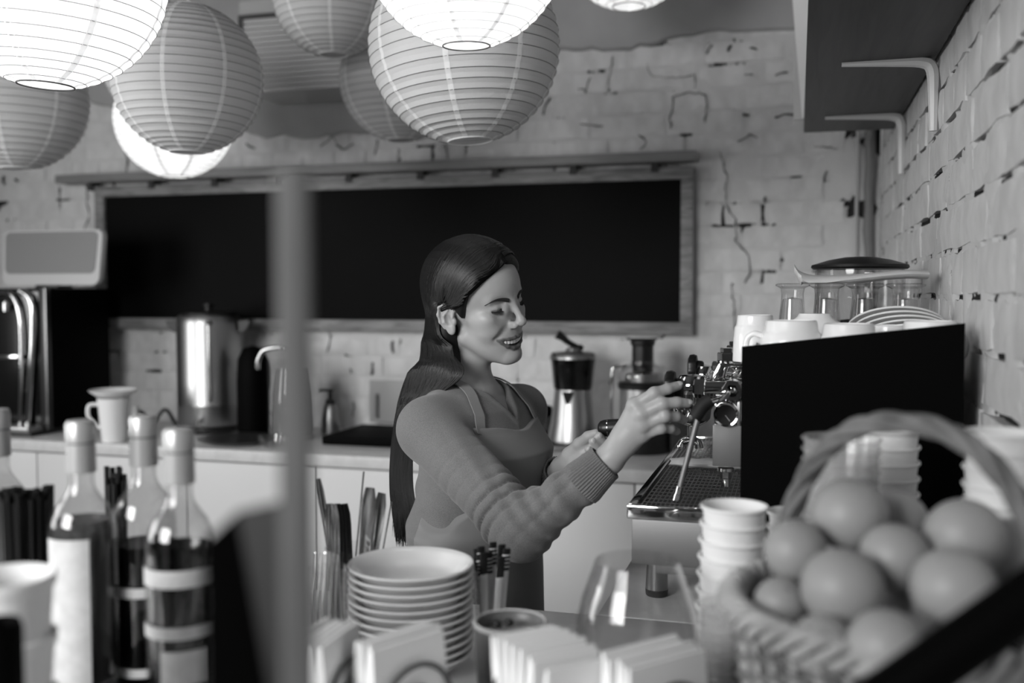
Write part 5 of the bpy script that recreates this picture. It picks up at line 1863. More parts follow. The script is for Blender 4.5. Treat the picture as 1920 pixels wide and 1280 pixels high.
def f_head(p, bare=False):
    q = hl(p)
    x, y, z = q[:, 0], q[:, 1], q[:, 2]
    s = np.stack([x, np.abs(y), z], 1)
    d = ell(q, (-.008, 0, .046), (.097, .074, .088))
    d = smin(d, ell(q, (.028, 0, .052), (.066, .061, .062)), .02)
    d = smin(d, ell(q, (.038, 0, -.022), (.052, .055, .078)), .02)
    d = smin(d, ell(q, (.058, 0, -.046), (.036, .036, .036)), .014)
    d = smin(d, cone(s, (.008, .047, -.042), (.072, .012, -.083), .017, .0145), .018)
    d = smin(d, ell(q, (.036, 0, -.056), (.044, .040, .024)), .014)
    d = smin(d, ell(q, (.0800, 0, -.0830), (.0155, .0175, .0140)), .012)
    d = smin(d, ell(s, (.0570, .0365, -.020), (.0255, .0215, .0240)), .016)
    d = smin(d, ell(s, (.0520, .0470, -.001), (.026, .0150, .0150)), .014)
    d = smin(d, cone(s, (.0845, .009, .0325), (.0700, .041, .034), .0080, .0080), .012)
    # eye hollows, then the closed lids
    d = smax(d, -ell(s, (.0970, .0325, .0215), (.0160, .0170, .0115)), .018)
    d = smin(d, ell(s, (.0712, .0312, .0200), (.0138, .0150, .0120)), .005)
    d = smin(d, ell(s, (.0850, .0165, .0150), (.0075, .0080, .0110)), .010)
    fold = cone(s, (.0868, .020, .0275), (.0790, .043, .0255), .0011, .0011)
    d = smax(d, -fold, .004)
    lash = cone(s, (.0862, .019, .0165), (.0775, .0445, .0150), .0011, .0011)
    d = smax(d, -lash, .003)
    # nose
    d = smin(d, cone(q, (.0905, 0, .0270), (.1090, 0, -.0080), .0058, .0066), .010)
    d = smin(d, ell(q, (.1085, 0, -.0125), (.0102, .0092, .0085)), .007)
    d = smin(d, ell(s, (.0970, .0112, -.0175), (.0112, .0064, .0072)), .005)
    d = smax(d, -ell(s, (.1030, .0058, -.0238), (.0055, .0030, .0030)), .003)
    # smile fold
    d = smax(d, -chain(s, [(.0950, .0180, -.0170), (.0880, .0300, -.0270), (.0770, .0410, -.0390)], [.0012, .0016, .0012]), .010)
    if bare: return d
    # mouth: opening, then the lips around it
    yy = s[:, 1]
    zu = -.0465 + .0030 * (yy / MW) ** 2
    lowc = -.0650 + .0205 * np.minimum((yy / MW) ** 2, 1.2)
    gap = np.maximum(np.maximum(z - (zu - .0012), (lowc + .0034) - z), np.maximum(yy - MW * .97, .050 - x))
    d = smax(d, -gap * .8, .0020)
    d = smin(d, f_lips(s), .0024)
    # ear: plate, rolled rim, inner ridge, hollow, lobe and tragus
    EP = lambda x_, z_, o=0.0: (x_, .0715 + .38 * max(0.0, .006 - x_) + o, z_)
    tilt = np.array(Matrix.Rotation(math.radians(-12), 3, 'Y') @ Matrix.Rotation(math.radians(-20), 3, 'Z'), np.float32)
    e = ell(s, EP(-.008, .003, -.001), (.0150, .0034, .0270), tilt)
    e = smin(e, chain(s, [EP(.003, .004, .003), EP(.006, .018, .001), EP(.001, .028, .001), EP(-.010, .0315, .002), EP(-.0205, .024, .002), EP(-.0240, .010, .002), EP(-.0215, -.004, .002), EP(-.0150, -.016, .001)], [.0022, .0028, .0030, .0030, .0030, .0028, .0026, .0024]), .003)
    e = smax(e, -ell(s, EP(-.0125, .019, .0050), (.0075, .0040, .0075), tilt), .002)
    e = smin(e, chain(s, [EP(-.005, .019, .002), EP(-.0125, .009, .003), EP(-.0125, -.004, .003), EP(-.005, -.0135, .002)], [.0016, .0024, .0026, .0022]), .003)
    e = smax(e, -ell(s, EP(-.0035, .000, .0060), (.0065, .0070, .0115), tilt), .002)
    e = smin(e, ell(s, EP(-.003, -.0215, .0005), (.0085, .0042, .0085)), .006)
    e = smin(e, ell(s, (.0060, .0735, -.0035), (.0042, .0036, .0060)), .003)
    d = smin(d, e, .006)
    return d


def skin_x(y, z):
    """where the bare face surface lies, straight ahead of a point in head space"""
    lo, hi = .03, .13
    for _ in range(24):
        m = (lo + hi) / 2
        if f_head(hw(nv(m, y, z)[None]), True)[0] < 0: lo = m
        else: hi = m
    return lo


UPL = [(skin_x(y, z) + dx, y, z) for y, z, dx in ((0, -.0450, -.0004), (.006, -.0441, .0002), (.019, -.0440, -.0004), (.029, -.0434, -.0008), (MW, -.0425, -.0010))]
LOL = [(skin_x(y, z) + dx, y, z) for y, z, dx in ((0, -.0648, .0000), (.008, -.0638, .0002), (.020, -.0580, -.0004), (.030, -.0495, -.0008), (MW, -.0432, -.0010))]


def f_lips(s):
    up = chain(s, UPL, [.0021, .0025, .0022, .0016, .0008], .003)
    lo = chain(s, LOL, [.0036, .0036, .0029, .0018, .0008], .003)
    return np.minimum(up, lo)


RH = dict(w=RW,
          idx=[A3(1190, 760, 1.574), A3(1227, 737, 1.570), A3(1252, 729, 1.581), A3(1271, 723, 1.5945)],
          mid=[A3(1202, 777, 1.569), A3(1243, 757, 1.566), A3(1269, 754, 1.575), A3(1289, 756, 1.586)],
          rng=[A3(1205, 797, 1.572), A3(1247, 780, 1.568), A3(1268, 781, 1.583), A3(1282, 787, 1.600)],
          pky=[A3(1203, 816, 1.580), A3(1240, 803, 1.574), A3(1258, 804, 1.588), A3(1269, 809, 1.602)],
          thb=[A3(1165, 815, 1.607), A3(1200, 786, 1.625), A3(1228, 768, 1.634), A3(1243, 752, 1.636)])
LH_ = dict(w=LW,
           idx=[A3(1098, 838, 1.792), A3(1126, 836, 1.772), A3(1140, 836, 1.738), A3(1123, 817, 1.7215)],
           mid=[A3(1094, 850, 1.790), A3(1122, 850, 1.766), A3(1130, 848, 1.730), A3(1111, 827, 1.7165)],
           rng=[A3(1088, 862, 1.790), A3(1112, 864, 1.766), A3(1118, 860, 1.730), A3(1103, 842, 1.716)],
           pky=[A3(1080, 872, 1.792), A3(1100, 876, 1.768), A3(1106, 872, 1.738), A3(1094, 856, 1.724)],
           thb=[A3(1068, 852, 1.800), A3(1086, 832, 1.785), A3(1103, 818, 1.772), A3(1118, 812, 1.7655)])


def f_hand(p, H, k=1.0):
    w = H['w']
    rs = {'idx': (.0112, .0094, .0084, .0074), 'mid': (.0115, .0095, .0085, .0074), 'rng': (.0110, .0090, .0080, .0070), 'pky': (.0100, .0080, .0071, .0062), 'thb': (.0135, .0110, .0100, .0085)}
    d = None
    for n in ('idx', 'mid', 'rng', 'pky'):
        e = cone(p, w, H[n][0], .0165 * k, .0118 * k)
        d = e if d is None else smin(d, e, .014)
    m = [(nv(*H['idx'][0]) + nv(*H['pky'][0])) / 2 * .55 + nv(*w) * .45]
    d = smin(d, sph(p, m[0], .0165 * k), .016)
    d = smin(d, cone(p, w, H['thb'][0], .016 * k, .0135 * k), .014)
    for n in ('idx', 'mid', 'rng', 'pky', 'thb'):
        r_ = [r * k for r in rs[n]]
        d = smin(d, chain(p, H[n], r_, .0035), .0065)
        d = smin(d, sph(p, H[n][1], r_[1] * 1.05), .004)
    # knuckle bumps
    for n in ('idx', 'mid', 'rng', 'pky'):
        d = smin(d, sph(p, nv(*H[n][0]) + nv(0, -.003, .001), .0098 * k), .008)
    return d


LEVELS_T = np.array([  # z, half width, half depth, forward offset
    (.70, .165, .115, -.030), (.82, .172, .118, -.030), (.92, .160, .110, -.022), (1.00, .140, .100, -.012), (1.06, .132, .098, -.006), (1.12, .138, .098, .004),
    (1.165, .146, .100, .006), (1.21, .150, .080, -.010), (1.245, .140, .070, -.018), (1.268, .100, .058, -.024), (1.29, .062, .050, -.026), (1.31, .036, .032, -.030), (1.335, .006, .006, -.032)], np.float32)


def f_torso(p, grow=0.0):
    q = p - TM
    u, v, z = q @ TL, q @ TF, p[:, 2]
    a = np.interp(z, LEVELS_T[:, 0], LEVELS_T[:, 1]) + grow
    b = np.interp(z, LEVELS_T[:, 0], LEVELS_T[:, 2]) + grow
    c = np.interp(z, LEVELS_T[:, 0], LEVELS_T[:, 3])
    v = v - c
    k = np.sqrt((u / a) ** 2 + (v / b) ** 2)
    g = np.sqrt((u / (a * a)) ** 2 + (v / (b * b)) ** 2) + 1e-6
    d = k * (k - 1) / g
    return np.maximum(np.maximum(d, z - 1.335), .72 - z) * .85


SHN = tuple(nv(*RS) + nv(0, 0, -.012))
SHF = tuple(nv(*LS) + nv(0, 0, -.012))


def f_body_core(p):
    d = f_torso(p)
    nb, nh = TM + TF * -.032 + nv(0, 0, 1.255), hw((-.030, 0, -.030))
    d = smin(d, cone(p, tuple(nb), tuple(nh), .048, .042), .02)
    d = smin(d, cone(p, tuple(TM + TF * -.03 + TL * -.03 + nv(0, 0, 1.250)), SHN, .036, .043), .03)
    d = smin(d, cone(p, tuple(TM + TF * -.03 + TL * .03 + nv(0, 0, 1.250)), SHF, .036, .043), .03)
    d = smin(d, cone(p, SHN, RE, .043, .036), .02)
    d = smin(d, cone(p, RE, RW, .034, .0225), .01)
    d = smin(d, cone(p, SHF, LE, .043, .036), .02)
    d = smin(d, cone(p, LE, LW, .034, .0225), .01)
    for sg in (-1, 1):
        hip = TM + TL * sg * .085 + TF * -.03 + nv(0, 0, .80)
        foot = TM + TL * sg * .095 + TF * -.03 + nv(0, 0, .07)
        knee = (hip + foot) / 2 + TF * .015
        d = smin(d, cone(p, tuple(hip), tuple(knee), .080, .052), .03)
        d = smin(d, cone(p, tuple(knee), tuple(foot), .050, .034), .02)
        d = smin(d, cone(p, tuple(foot + nv(0, 0, -.035)), tuple(foot + TF * .13 + nv(0, 0, -.042)), .030, .022), .02)
    return d


def near_box(p, lo, hi):
    q = np.maximum(np.maximum(nv(*lo) - p, p - nv(*hi)), 0)
    return np.linalg.norm(q, axis=1)


def bounded(f, lo, hi):
    """f inside its box, a lower bound outside it"""
    def g(p):
        d = near_box(p, lo, hi)
        out = d + .03
        m = d < .02
        if m.any(): out[m] = f(p[m])
        return out
    return g


def bb(pts, r):
    P_ = np.array(pts)
    return tuple(P_.min(0) - r), tuple(P_.max(0) + r)


g_head = bounded(f_head, tuple(HO - .17), tuple(HO + .17))
g_rh = bounded(lambda p: f_hand(p, RH), *bb([RW] + sum([RH[k] for k in ('idx', 'mid', 'rng', 'pky', 'thb')], []), .03))
g_lh = bounded(lambda p: f_hand(p, LH_, .97), *bb([LW] + sum([LH_[k] for k in ('idx', 'mid', 'rng', 'pky', 'thb')], []), .03))


def f_body(p):
    d = f_body_core(p)
    d = smin(d, g_head(p), .018)
    d = smin(d, g_rh(p), .008)
    return smin(d, g_lh(p), .008)


def axis_grid(segs):
    out = []
    for a, b, h in segs: out.append(np.arange(a, b - h * .25, h))
    out.append([segs[-1][1]])
    return np.concatenate(out)


SKIN = mat('skin', 162, .42, bump=(900, .12, .0004), sss=.12, spec=.4)
_nt = SKIN.node_tree
_at = _nt.nodes.new('ShaderNodeAttribute'); _at.attribute_name = 'lip'
_rp = _nt.nodes.new('ShaderNodeValToRGB')
_rp.color_ramp.elements[0].color = (lin(162),) * 3 + (1,); _rp.color_ramp.elements[1].color = (lin(92),) * 3 + (1,)
_nt.links.new(_at.outputs['Fac'], _rp.inputs['Fac']); _nt.links.new(_rp.outputs['Color'], _nt.nodes['Principled BSDF'].inputs['Base Color'])
gx_ = axis_grid([(-.95, -.76, .006), (-.76, -.47, .0018), (-.47, -.14, .0021)])
gy_ = axis_grid([(1.50, 1.72, .0021), (1.72, 1.98, .0019), (1.98, 2.20, .006)])
gz_ = axis_grid([(-.02, 1.10, .010), (1.10, 1.30, .0021), (1.30, 1.60, .0018)])
bv, bf = surface_net(f_body, gx_, gy_, gz_)
PO = Vector((float(TM[0]), float(TM[1]), 0.0))
PERSON = thing('person', 'woman with long straight dark hair in a knit sweater and bib apron, reaching for the steam tap of the espresso machine', 'person', PO)
PERSON['label'] = 'smiling long-haired woman in sweater and apron working at the espresso machine'


def wpart(name, verts, faces, mats, label=None):
    me = net_mesh(name, np.asarray(verts) - np.array(PO), faces, mats)
    o = link(name, me, PERSON)
    if label: o['label'] = label
    return o


body = wpart('body', bv, bf, [SKIN])
hq = hl(bv.astype(np.float32))
hs = np.stack([hq[:, 0], np.abs(hq[:, 1]), hq[:, 2]], 1)
inm = (hq[:, 0] > .05) & (np.abs(hq[:, 2] + .052) < .03) & (np.abs(hq[:, 1]) < .05)
lip = np.zeros(len(bv), np.float32)
lip[inm] = np.clip((.0026 - f_lips(hs[inm])) / .0022, 0, 1)
la = body.data.attributes.new('lip', 'FLOAT', 'POINT')
if len(body.data.vertices) == len(lip): la.data.foreach_set('value', lip)

HP = lambda *q: Vector([float(v) for v in hw(nv(*q)[None])[0]])


def on_head(q, off):
    """pull a head-space point on to the skin, off metres outside it"""
    p = hw(nv(*q)[None])
    for _ in range(6):
        d = f_head(p)
        e = 1e-3
        g = np.stack([(f_head(p + nv(*[e if k == i else 0 for k in range(3)])) - d) / e for i in range(3)], 1)
        g /= np.linalg.norm(g, axis=1, keepdims=True) + 1e-9
        p = p + g * (off - d)[:, None]
    return Vector([float(v) for v in p[0]])


HAIRM = mat('dark_hair', 34, .38, spec=.28)
_b = HAIRM.node_tree.nodes['Principled BSDF']
_a = HAIRM.node_tree.nodes.new('ShaderNodeAttribute'); _a.attribute_name = 'tone'
_r = HAIRM.node_tree.nodes.new('ShaderNodeValToRGB')
_r.color_ramp.elements[0].color = (lin(9),) * 3 + (1,); _r.color_ramp.elements[1].color = (lin(40),) * 3 + (1,)
HAIRM.node_tree.links.new(_a.outputs['Fac'], _r.inputs['Fac']); HAIRM.node_tree.links.new(_r.outputs['Color'], _b.inputs['Base Color'])
BROW = mat('brow_hair', 34, .8)
for sg in (-1, 1):
    ctrl = [(.0895, .0100 * sg, .0325), (.0885, .018 * sg, .0348), (.083, .029 * sg, .0378), (.074, .041 * sg, .0365), (.066, .0495 * sg, .0300)]
    pts = [on_head(c, .0013) for c in ctrl]
    bn = (pts[2] - HP(.04, .012 * sg, .03)).normalized()
    part('eyebrow', flat_tool(spline(pts, 22), [(.0030 + .0052 * math.sin(PI * min(1, (i + 7) / 27))) * (1 - .8 * (i / 21) ** 1.5) for i in range(22)], .0022, bn), BROW, PERSON, True)
    lt_ = [(.0865, .0185 * sg, .0170), (.0862, .024 * sg, .0145), (.0845, .031 * sg, .0128), (.081, .039 * sg, .0130), (.0765, .0455 * sg, .0148)]
    lp = [on_head(c, .0006) for c in lt_]
    lm = M().tube(spline(lp, 20), [.0009 + .0011 * math.sin(PI * i / 19) for i in range(20)], 6)
    for i, p in enumerate(spline(lp, 26)):
        dvv = (HP(.0865 + .010, .031 * sg * (1 + .012 * (i - 10)), .003) - HP(.0865, .031 * sg, .0130)).normalized()
        lm.tube([p, p + dvv * .004, p + dvv * .007 + Vector((0, 0, .001))], [.0006, .0005, .0001], 4)
    part('eyelashes', lm, BROW, PERSON, True)
ENAMEL = mat('tooth_enamel', 235, .22)
RHm = Matrix([list(r) for r in HR.astype(float)])
for i in range(10):
    t = (i - 4.5) / 4.5
    yy = .0300 * t
    zz = -.0458 - .0046
    xx = skin_x(abs(yy), -.050) - .0045 + .001 * abs(t)
    xa = skin_x(abs(yy) + .002, -.050); xb = skin_x(max(abs(yy) - .002, 0), -.050)
    an = math.atan2(xb - xa, .004) * (1 if t > 0 else -1)
    hh = .0105 - .0045 * abs(t) ** 1.5
    m = M().box(HP(xx, yy, -.0455 - hh / 2), (.0035, .0063 - .0006 * abs(t), hh), RHm @ Matrix.Rotation(an, 3, 'Z'), .0011)
    part('tooth', m, ENAMEL, PERSON, True)

NAIL = mat('fingernail', 190, .25)
for H, n in ((RH, 'idx'), (RH, 'mid'), (LH_, 'idx'), (LH_, 'mid'), (LH_, 'rng')):
    tip, dip = Vector(H[n][3]), Vector(H[n][2])
    ax_ = (tip - dip).normalized()
    tocam = (CAM - tip).normalized() + Vector((0, 0, .55))
    nrm = (tocam - ax_ * tocam.dot(ax_)).normalized()
    sd_ = nrm.cross(ax_)
    R = Matrix((ax_, sd_, nrm)).transposed()
    part('fingernail', M().ball(tip + nrm * .0056 + ax_ * .001, (.0062, .0047, .0020), 16, 8, rot=R), NAIL, PERSON, True)

# ---------------------------------------------------------------- sweater
CUFF0, CUFF1 = nv(*A3(1092, 906, 1.584)), nv(*A3(1135, 866, 1.591))
sl_dir = nv(*RW) - nv(*RE); sl_len = float(np.linalg.norm(sl_dir)); sl_dir /= sl_len


def f_sleeve(p, S_, E_, C_, near):
    a, b, c = nv(*S_), nv(*E_), nv(*C_)
    d1 = cone(p, S_, E_, .058 if near else .054, .047)
    d2 = cone(p, E_, C_, .046, .035)
    d = smin(d1, d2, .03)
    ab = b - a; L = float(np.linalg.norm(ab)); ab = ab / L
    s_ = (p - a) @ ab
    bc = c - b; L2 = float(np.linalg.norm(bc)); bc = bc / L2
    t_ = (p - b) @ bc
    # creases gather above the elbow and round the forearm
    wv = np.sin(2 * PI * s_ / .034 + 1.6 * np.sin(p[:, 2] * 19 + 1) + 1.3 * np.sin(p[:, 0] * 15) + .7 * np.sin(p[:, 1] * 30))
    wv = (1 - 2 * (1 - np.abs(np.sin(PI * s_ / .027 + .9 * np.sin(p[:, 2] * 19 + 1) + .8 * np.sin(p[:, 0] * 15)))) ** 1.7) * (.6 + .4 * np.sin(s_ * 31 + p[:, 0] * 27 + 1.0))
    amp = .0058 * np.exp(-((s_ - L * .86) / .070) ** 2) + .0012 * np.exp(-((s_ - L * .45) / .08) ** 2)
    d = d - amp * wv * (np.clip(s_ / L, 0, 1) ** .5)
    wv2 = np.sin((t_ + .35 * (p[:, 0] - b[0])) * 2 * PI / .06 + 2.0)
    d = d - .0035 * np.exp(-((t_ - L2 * .72) / .03) ** 2) * wv2 - .0020 * np.exp(-((t_ - L2 * .3) / .05) ** 2) * np.sin(t_ * 2 * PI / .03 + p[:, 2] * 40)
    return smax(d, (t_ - L2) , .008)


SCR = tuple(CUFF0 + (CUFF1 - CUFF0) * .15)
SCL = A3(1042, 893, 1.862)
g_slr = bounded(lambda p: f_sleeve(p, tuple(nv(*RS) + nv(0, 0, -.014)), RE, SCR, True), *bb([RS, RE, SCR], .10))
g_sll = bounded(lambda p: f_sleeve(p, tuple(nv(*LS) + nv(0, 0, -.014)), LE, SCL, False), *bb([LS, LE, SCL], .10))
ZV = 1.232


def f_sw_torso(p):
    q = p - TM
    u, v, z = q @ TL, q @ TF, p[:, 2]
    d = smax(f_torso(p, .014), z - 1.288, .02)
    d = smin(d, cone(p, tuple(TM + TF * -.03 + TL * -.035 + nv(0, 0, 1.250)), SHN, .046, .056), .03)
    d = smin(d, cone(p, tuple(TM + TF * -.03 + TL * .035 + nv(0, 0, 1.250)), SHF, .046, .056), .03)
    # loose back and hem that puffs over the apron tie
    d = smin(d, ell(p, tuple(TM + TF * -.030 + nv(0, 0, 1.06)), (.088, .132, .085)), .04)
    puff = .012 * np.exp(-((z - 1.012) / .028) ** 2)
    d = d - puff - .0028 * np.sin(z * 95 + u * 26 + 2 * np.sin(v * 30)) * np.exp(-((z - 1.06) / .06) ** 2)
    return d


def f_vneck(p, w=0.0):
    q = p - TM
    u, v, z = q @ TL, q @ TF, p[:, 2]
    h = (z - (ZV - w * 1.6)) / .078
    dv_ = (np.abs(u) - (.060 * np.clip(h, -1, 1.25) + .0)) * .80 - w * .0
    front = np.maximum(dv_, -(v + .01))
    ring = cone(p, tuple(TM + TF * -.012 + nv(0, 0, 1.262)), tuple(TM + TF * -.005 + nv(0, 0, 1.42)), .056 + w, .075 + w)
    return np.minimum(front - w, ring)


def f_sweater(p):
    d = f_sw_torso(p)
    d = vmin(d, g_slr(p), .007 + .022 * np.exp(-(np.linalg.norm(p - nv(*RS), axis=1) / .10) ** 2))
    d = vmin(d, g_sll(p), .007 + .022 * np.exp(-(np.linalg.norm(p - nv(*LS), axis=1) / .10) ** 2))
    vn = f_vneck(p)
    band = np.exp(-((vn - .007) / .006) ** 4) * .0022
    d = d - band
    d = smax(d, -vn, .004)
    d = smax(d, .985 - p[:, 2], .012)
    return d


KNIT = mat('knit_wool', 116, .88, sheen=.2, bump=(700, .45, .001), vary=(900, 95, 2))
sx_ = axis_grid([(-.88, -.25, .0030)]); sy_ = axis_grid([(1.46, 2.16, .0032)]); sz_ = axis_grid([(.96, 1.38, .0030)])
sv, sf = surface_net(f_sweater, sx_, sy_, sz_)
wpart('sweater', sv, sf, [KNIT])


def cuff(a, b, r0, r1, nm, n=46):
    a, b = Vector([float(x) for x in a]), Vector([float(x) for x in b])
    ax_ = (b - a).normalized()
    u = ax_.orthogonal().normalized(); w = ax_.cross(u)
    m = M()
    seg = n * 4
    vs, fs = [], []
    prof = [(0, r0), (.15, r0 + .0006), (.5, (r0 + r1) / 2), (.85, r1), (.97, r1), (1.0, r1 - .0012), (.97, r1 - .0035), (.5, r1 - .005)]
    for t, r in prof:
        for k in range(seg):
            q = r + (.0011 * math.cos(n * 2 * PI * k / seg) if t < .99 else 0)
            an = 2 * PI * k / seg
            vs.append(a.lerp(b, t) + u * (q * math.cos(an)) + w * (q * math.sin(an)))
    for i in range(len(prof) - 1):
        for k in range(seg):
            fs.append((i * seg + k, i * seg + (k + 1) % seg, (i + 1) * seg + (k + 1) % seg, (i + 1) * seg + k))
    part(nm, m.add(vs, fs), KNIT, PERSON, True, sharp=60)


cuff(CUFF0 - sl_dir * .006, CUFF1, .0372, .0318, 'ribbed_cuff')
ldir = nv(*LW) - nv(*LE); ldir /= np.linalg.norm(ldir)
cuff(nv(*SCL) - ldir * .012, nv(*SCL) + ldir * .022, .037, .033, 'ribbed_cuff', 40)

# ---------------------------------------------------------------- apron
def f_apron(p):
    q = p - TM
    u, v, z = q @ TL, q @ TF, p[:, 2]
    base_ = smin(f_sw_torso(p), f_torso(p, .012), .01)
    bl_ = np.clip((1.00 - z) / .06, 0, 1)
    base_ = base_ + bl_ * .006
    shell = np.abs(base_) - .0062
    top = 1.220 + .10 * np.maximum(np.abs(u) - .088, 0) - .012 * np.exp(-(u / .05) ** 2)
    hw_ = np.interp(z, [.70, .965, .985, 1.025, 1.045, 1.07, 1.10, 1.23], [.30, .28, .17, .160, .142, .120, .116, .112])
    reg = np.maximum(np.maximum(z - top, np.abs(u + .010) - hw_), np.maximum(-(v + .045) + .25 * np.maximum(.0, z - 1.05), .56 - z))
    return np.maximum(shell, reg * .8)


APRON = mat('apron_canvas', 124, .62, sheen=.1, bump=(900, .25, .0006))
ax_g = axis_grid([(-.80, -.40, .0030)]); ay_g = axis_grid([(1.60, 2.06, .0034)]); az_g = axis_grid([(.74, 1.25, .0027)])
av, af = surface_net(f_apron, ax_g, ay_g, az_g)
wpart('apron', av, af, [APRON])


def on_sweater(pts, off):
    p = np.array([tuple(x) for x in pts], np.float32)
    for _ in range(6):
        d = smin(f_sw_torso(p), np.minimum(g_slr(p), g_sll(p)), .022)
        e = 1e-3
        g = np.stack([(smin(f_sw_torso(p + ev), np.minimum(g_slr(p + ev), g_sll(p + ev)), .022) - d) / e for ev in (nv(e, 0, 0), nv(0, e, 0), nv(0, 0, e))], 1)
        g /= np.linalg.norm(g, axis=1, keepdims=True) + 1e-9
        p = p + g * (off - d)[:, None]
    return [Vector([float(x) for x in r]) for r in p], [Vector([float(x) for x in r]) for r in g]


def strap(ctrl, width, nm):
    c = spline(ctrl, 40)
    pts, nrm = on_sweater(c, .0045)
    vs, fs = [], []
    for i, p in enumerate(pts):
        t = (pts[min(i + 1, 39)] - pts[max(i - 1, 0)]).normalized()
        w = t.cross(nrm[i]).normalized()
        for a, b in ((-1, -1), (1, -1), (1, 1), (-1, 1)):
            vs.append(p + w * (width / 2 * a) + nrm[i] * (.0012 * b))
    for i in range(39):
        for k in range(4): fs.append((i * 4 + k, i * 4 + (k + 1) % 4, i * 4 + 4 + (k + 1) % 4, i * 4 + 4 + k))
    fs += [(3, 2, 1, 0), (156, 157, 158, 159)]
    part(nm, M().add(vs, fs), APRON, PERSON, True)


tw_ = lambda u, v, z: Vector([float(x) for x in (TM + TL * u + TF * v + nv(0, 0, z))])
strap([tw_(-.112, .075, 1.214), tw_(-.100, .060, 1.25), tw_(-.078, .02, 1.288), tw_(-.062, -.03, 1.300), tw_(-.045, -.075, 1.285)], .021, 'neck_strap')
strap([tw_(.093, .085, 1.214), tw_(.088, .070, 1.25), tw_(.076, .02, 1.288), tw_(.062, -.03, 1.300), tw_(.045, -.075, 1.285)], .021, 'neck_strap')

# trousers and shoes (below the bar)
def f_trousers(p):
    q = p - TM
    d = f_torso(p, .006)
    for sg in (-1, 1):
        hip = TM + TL * sg * .085 + TF * -.03 + nv(0, 0, .80)
        foot = TM + TL * sg * .095 + TF * -.03 + nv(0, 0, .07)
        knee = (hip + foot) / 2 + TF * .015
        d = smin(d, cone(p, tuple(hip), tuple(knee), .090, .062), .03)
        d = smin(d, cone(p, tuple(knee), tuple(foot), .060, .046), .02)
    return smax(smax(d, p[:, 2] - .99, .01), .10 - p[:, 2], .01)


TROU = mat('dark_trousers', 45, .8)
tv, tf = surface_net(f_trousers, axis_grid([(-.82, -.42, .008)]), axis_grid([(1.60, 2.10, .008)]), axis_grid([(.08, 1.0, .008)]))
wpart('trousers', tv, tf, [TROU])
for sg in (-1, 1):
    foot = Vector([float(x) for x in (TM + TL * sg * .095 + TF * .03)])
    R = Matrix.Rotation(ty_, 3, 'Z')
    m = M().ball(foot + Vector((0, 0, .052)), (.135, .048, .052), 24, 14, rot=R)
    m.v = [(x, y, max(z, .002)) for x, y, z in m.v]
    part('shoe', m, BLACKM, PERSON, True)

# ---------------------------------------------------------------- hair
HAIR_POLY = np.array([(.086, .102), (.074, .086), (.060, .068), (.045, .051), (.035, .030), (.027, .010), (.022, .000), (.017, .006), (.008, .026), (-.006, .038), (-.022, .030), (-.027, .004), (-.022, -.03), (-.016, -.075), (-.20, -.10), (-.20, .25), (.12, .25), (.11, .10)], np.float32)


def poly2(q, P_):
    d = np.full(len(q), 1e9, np.float32); s_ = np.ones(len(q), np.float32)
    n = len(P_)
    for i in range(n):
        a, b = P_[i], P_[i - 1]
        e = b - a; w = q - a
        t = np.clip((w @ e) / float(e @ e), 0, 1)
        d = np.minimum(d, ((w - t[:, None] * e) ** 2).sum(1))
        c1 = q[:, 1] >= a[1]; c2 = q[:, 1] < b[1]; c3 = e[0] * w[:, 1] > e[1] * w[:, 0]
        flip = (c1 & c2 & c3) | (~c1 & ~c2 & ~c3)
        s_[flip] *= -1
    return s_ * np.sqrt(d)


TAIL = [tuple(hw((-.050, -.012, .045))), tuple(hw((-.062, -.020, -.03))), A3(812, 695, 1.87), A3(776, 757, 1.855), A3(757, 830, 1.845), A3(753, 900, 1.85), A3(758, 955, 1.85), A3(765, 990, 1.85)]
TR = [.046, .041, .028, .018, .014, .013, .011, .004]


def f_skull(p):
    q = hl(p)
    d = ell(q, (-.008, 0, .046), (.097, .074, .088))
    d = smin(d, ell(q, (.028, 0, .052), (.066, .061, .062)), .02)
    return smin(d, ell(q, (.030, 0, -.022), (.046, .054, .078)), .02)


def f_hair(p):
    q = hl(p)
    cap = smax(f_skull(p) - .0085 - .0025 * np.clip((q[:, 2] - .02) / .1, 0, 1), poly2(q[:, [0, 2]], HAIR_POLY), .006)
    # centre parting
    cap = cap + .0035 * np.exp(-(q[:, 1] / .003) ** 2) * (q[:, 2] > .05)
    t = None
    for a, b, ra, rb in zip(TAIL, TAIL[1:], TR, TR[1:]):
        # a flattened lock: wide across her back, thin front to back
        ax2 = nv(*b) - nv(*a)
        e = cone(p, a, b, ra, rb)
        t = e if t is None else smin(t, e, .006)
    # side curtains behind each ear
    for sg in (-1, 1):
        c = chain(p, [tuple(hw((-.034, .058 * sg, .02))), tuple(hw((-.030, .060 * sg, -.035))), tuple(hw((-.026, .050 * sg, -.080))), A3(832, 708, 1.80), A3(800, 745, 1.82)], [.018, .018, .016, .012, .005], .02)
        t = smin(t, c, .035)
    d = smin(cap, t, .014)
    return d


hv, hf = surface_net(f_hair, axis_grid([(-.90, -.45, .0032)]), axis_grid([(1.68, 2.02, .0032)]), axis_grid([(.99, 1.62, .0036)]))
HAIRB = mat('hair_mass', 26, .5, spec=.3)
hair = wpart('hair', hv, hf, [HAIRB])

rh = np.random.default_rng(3)


def f_hair_only(p): return f_hair(p)


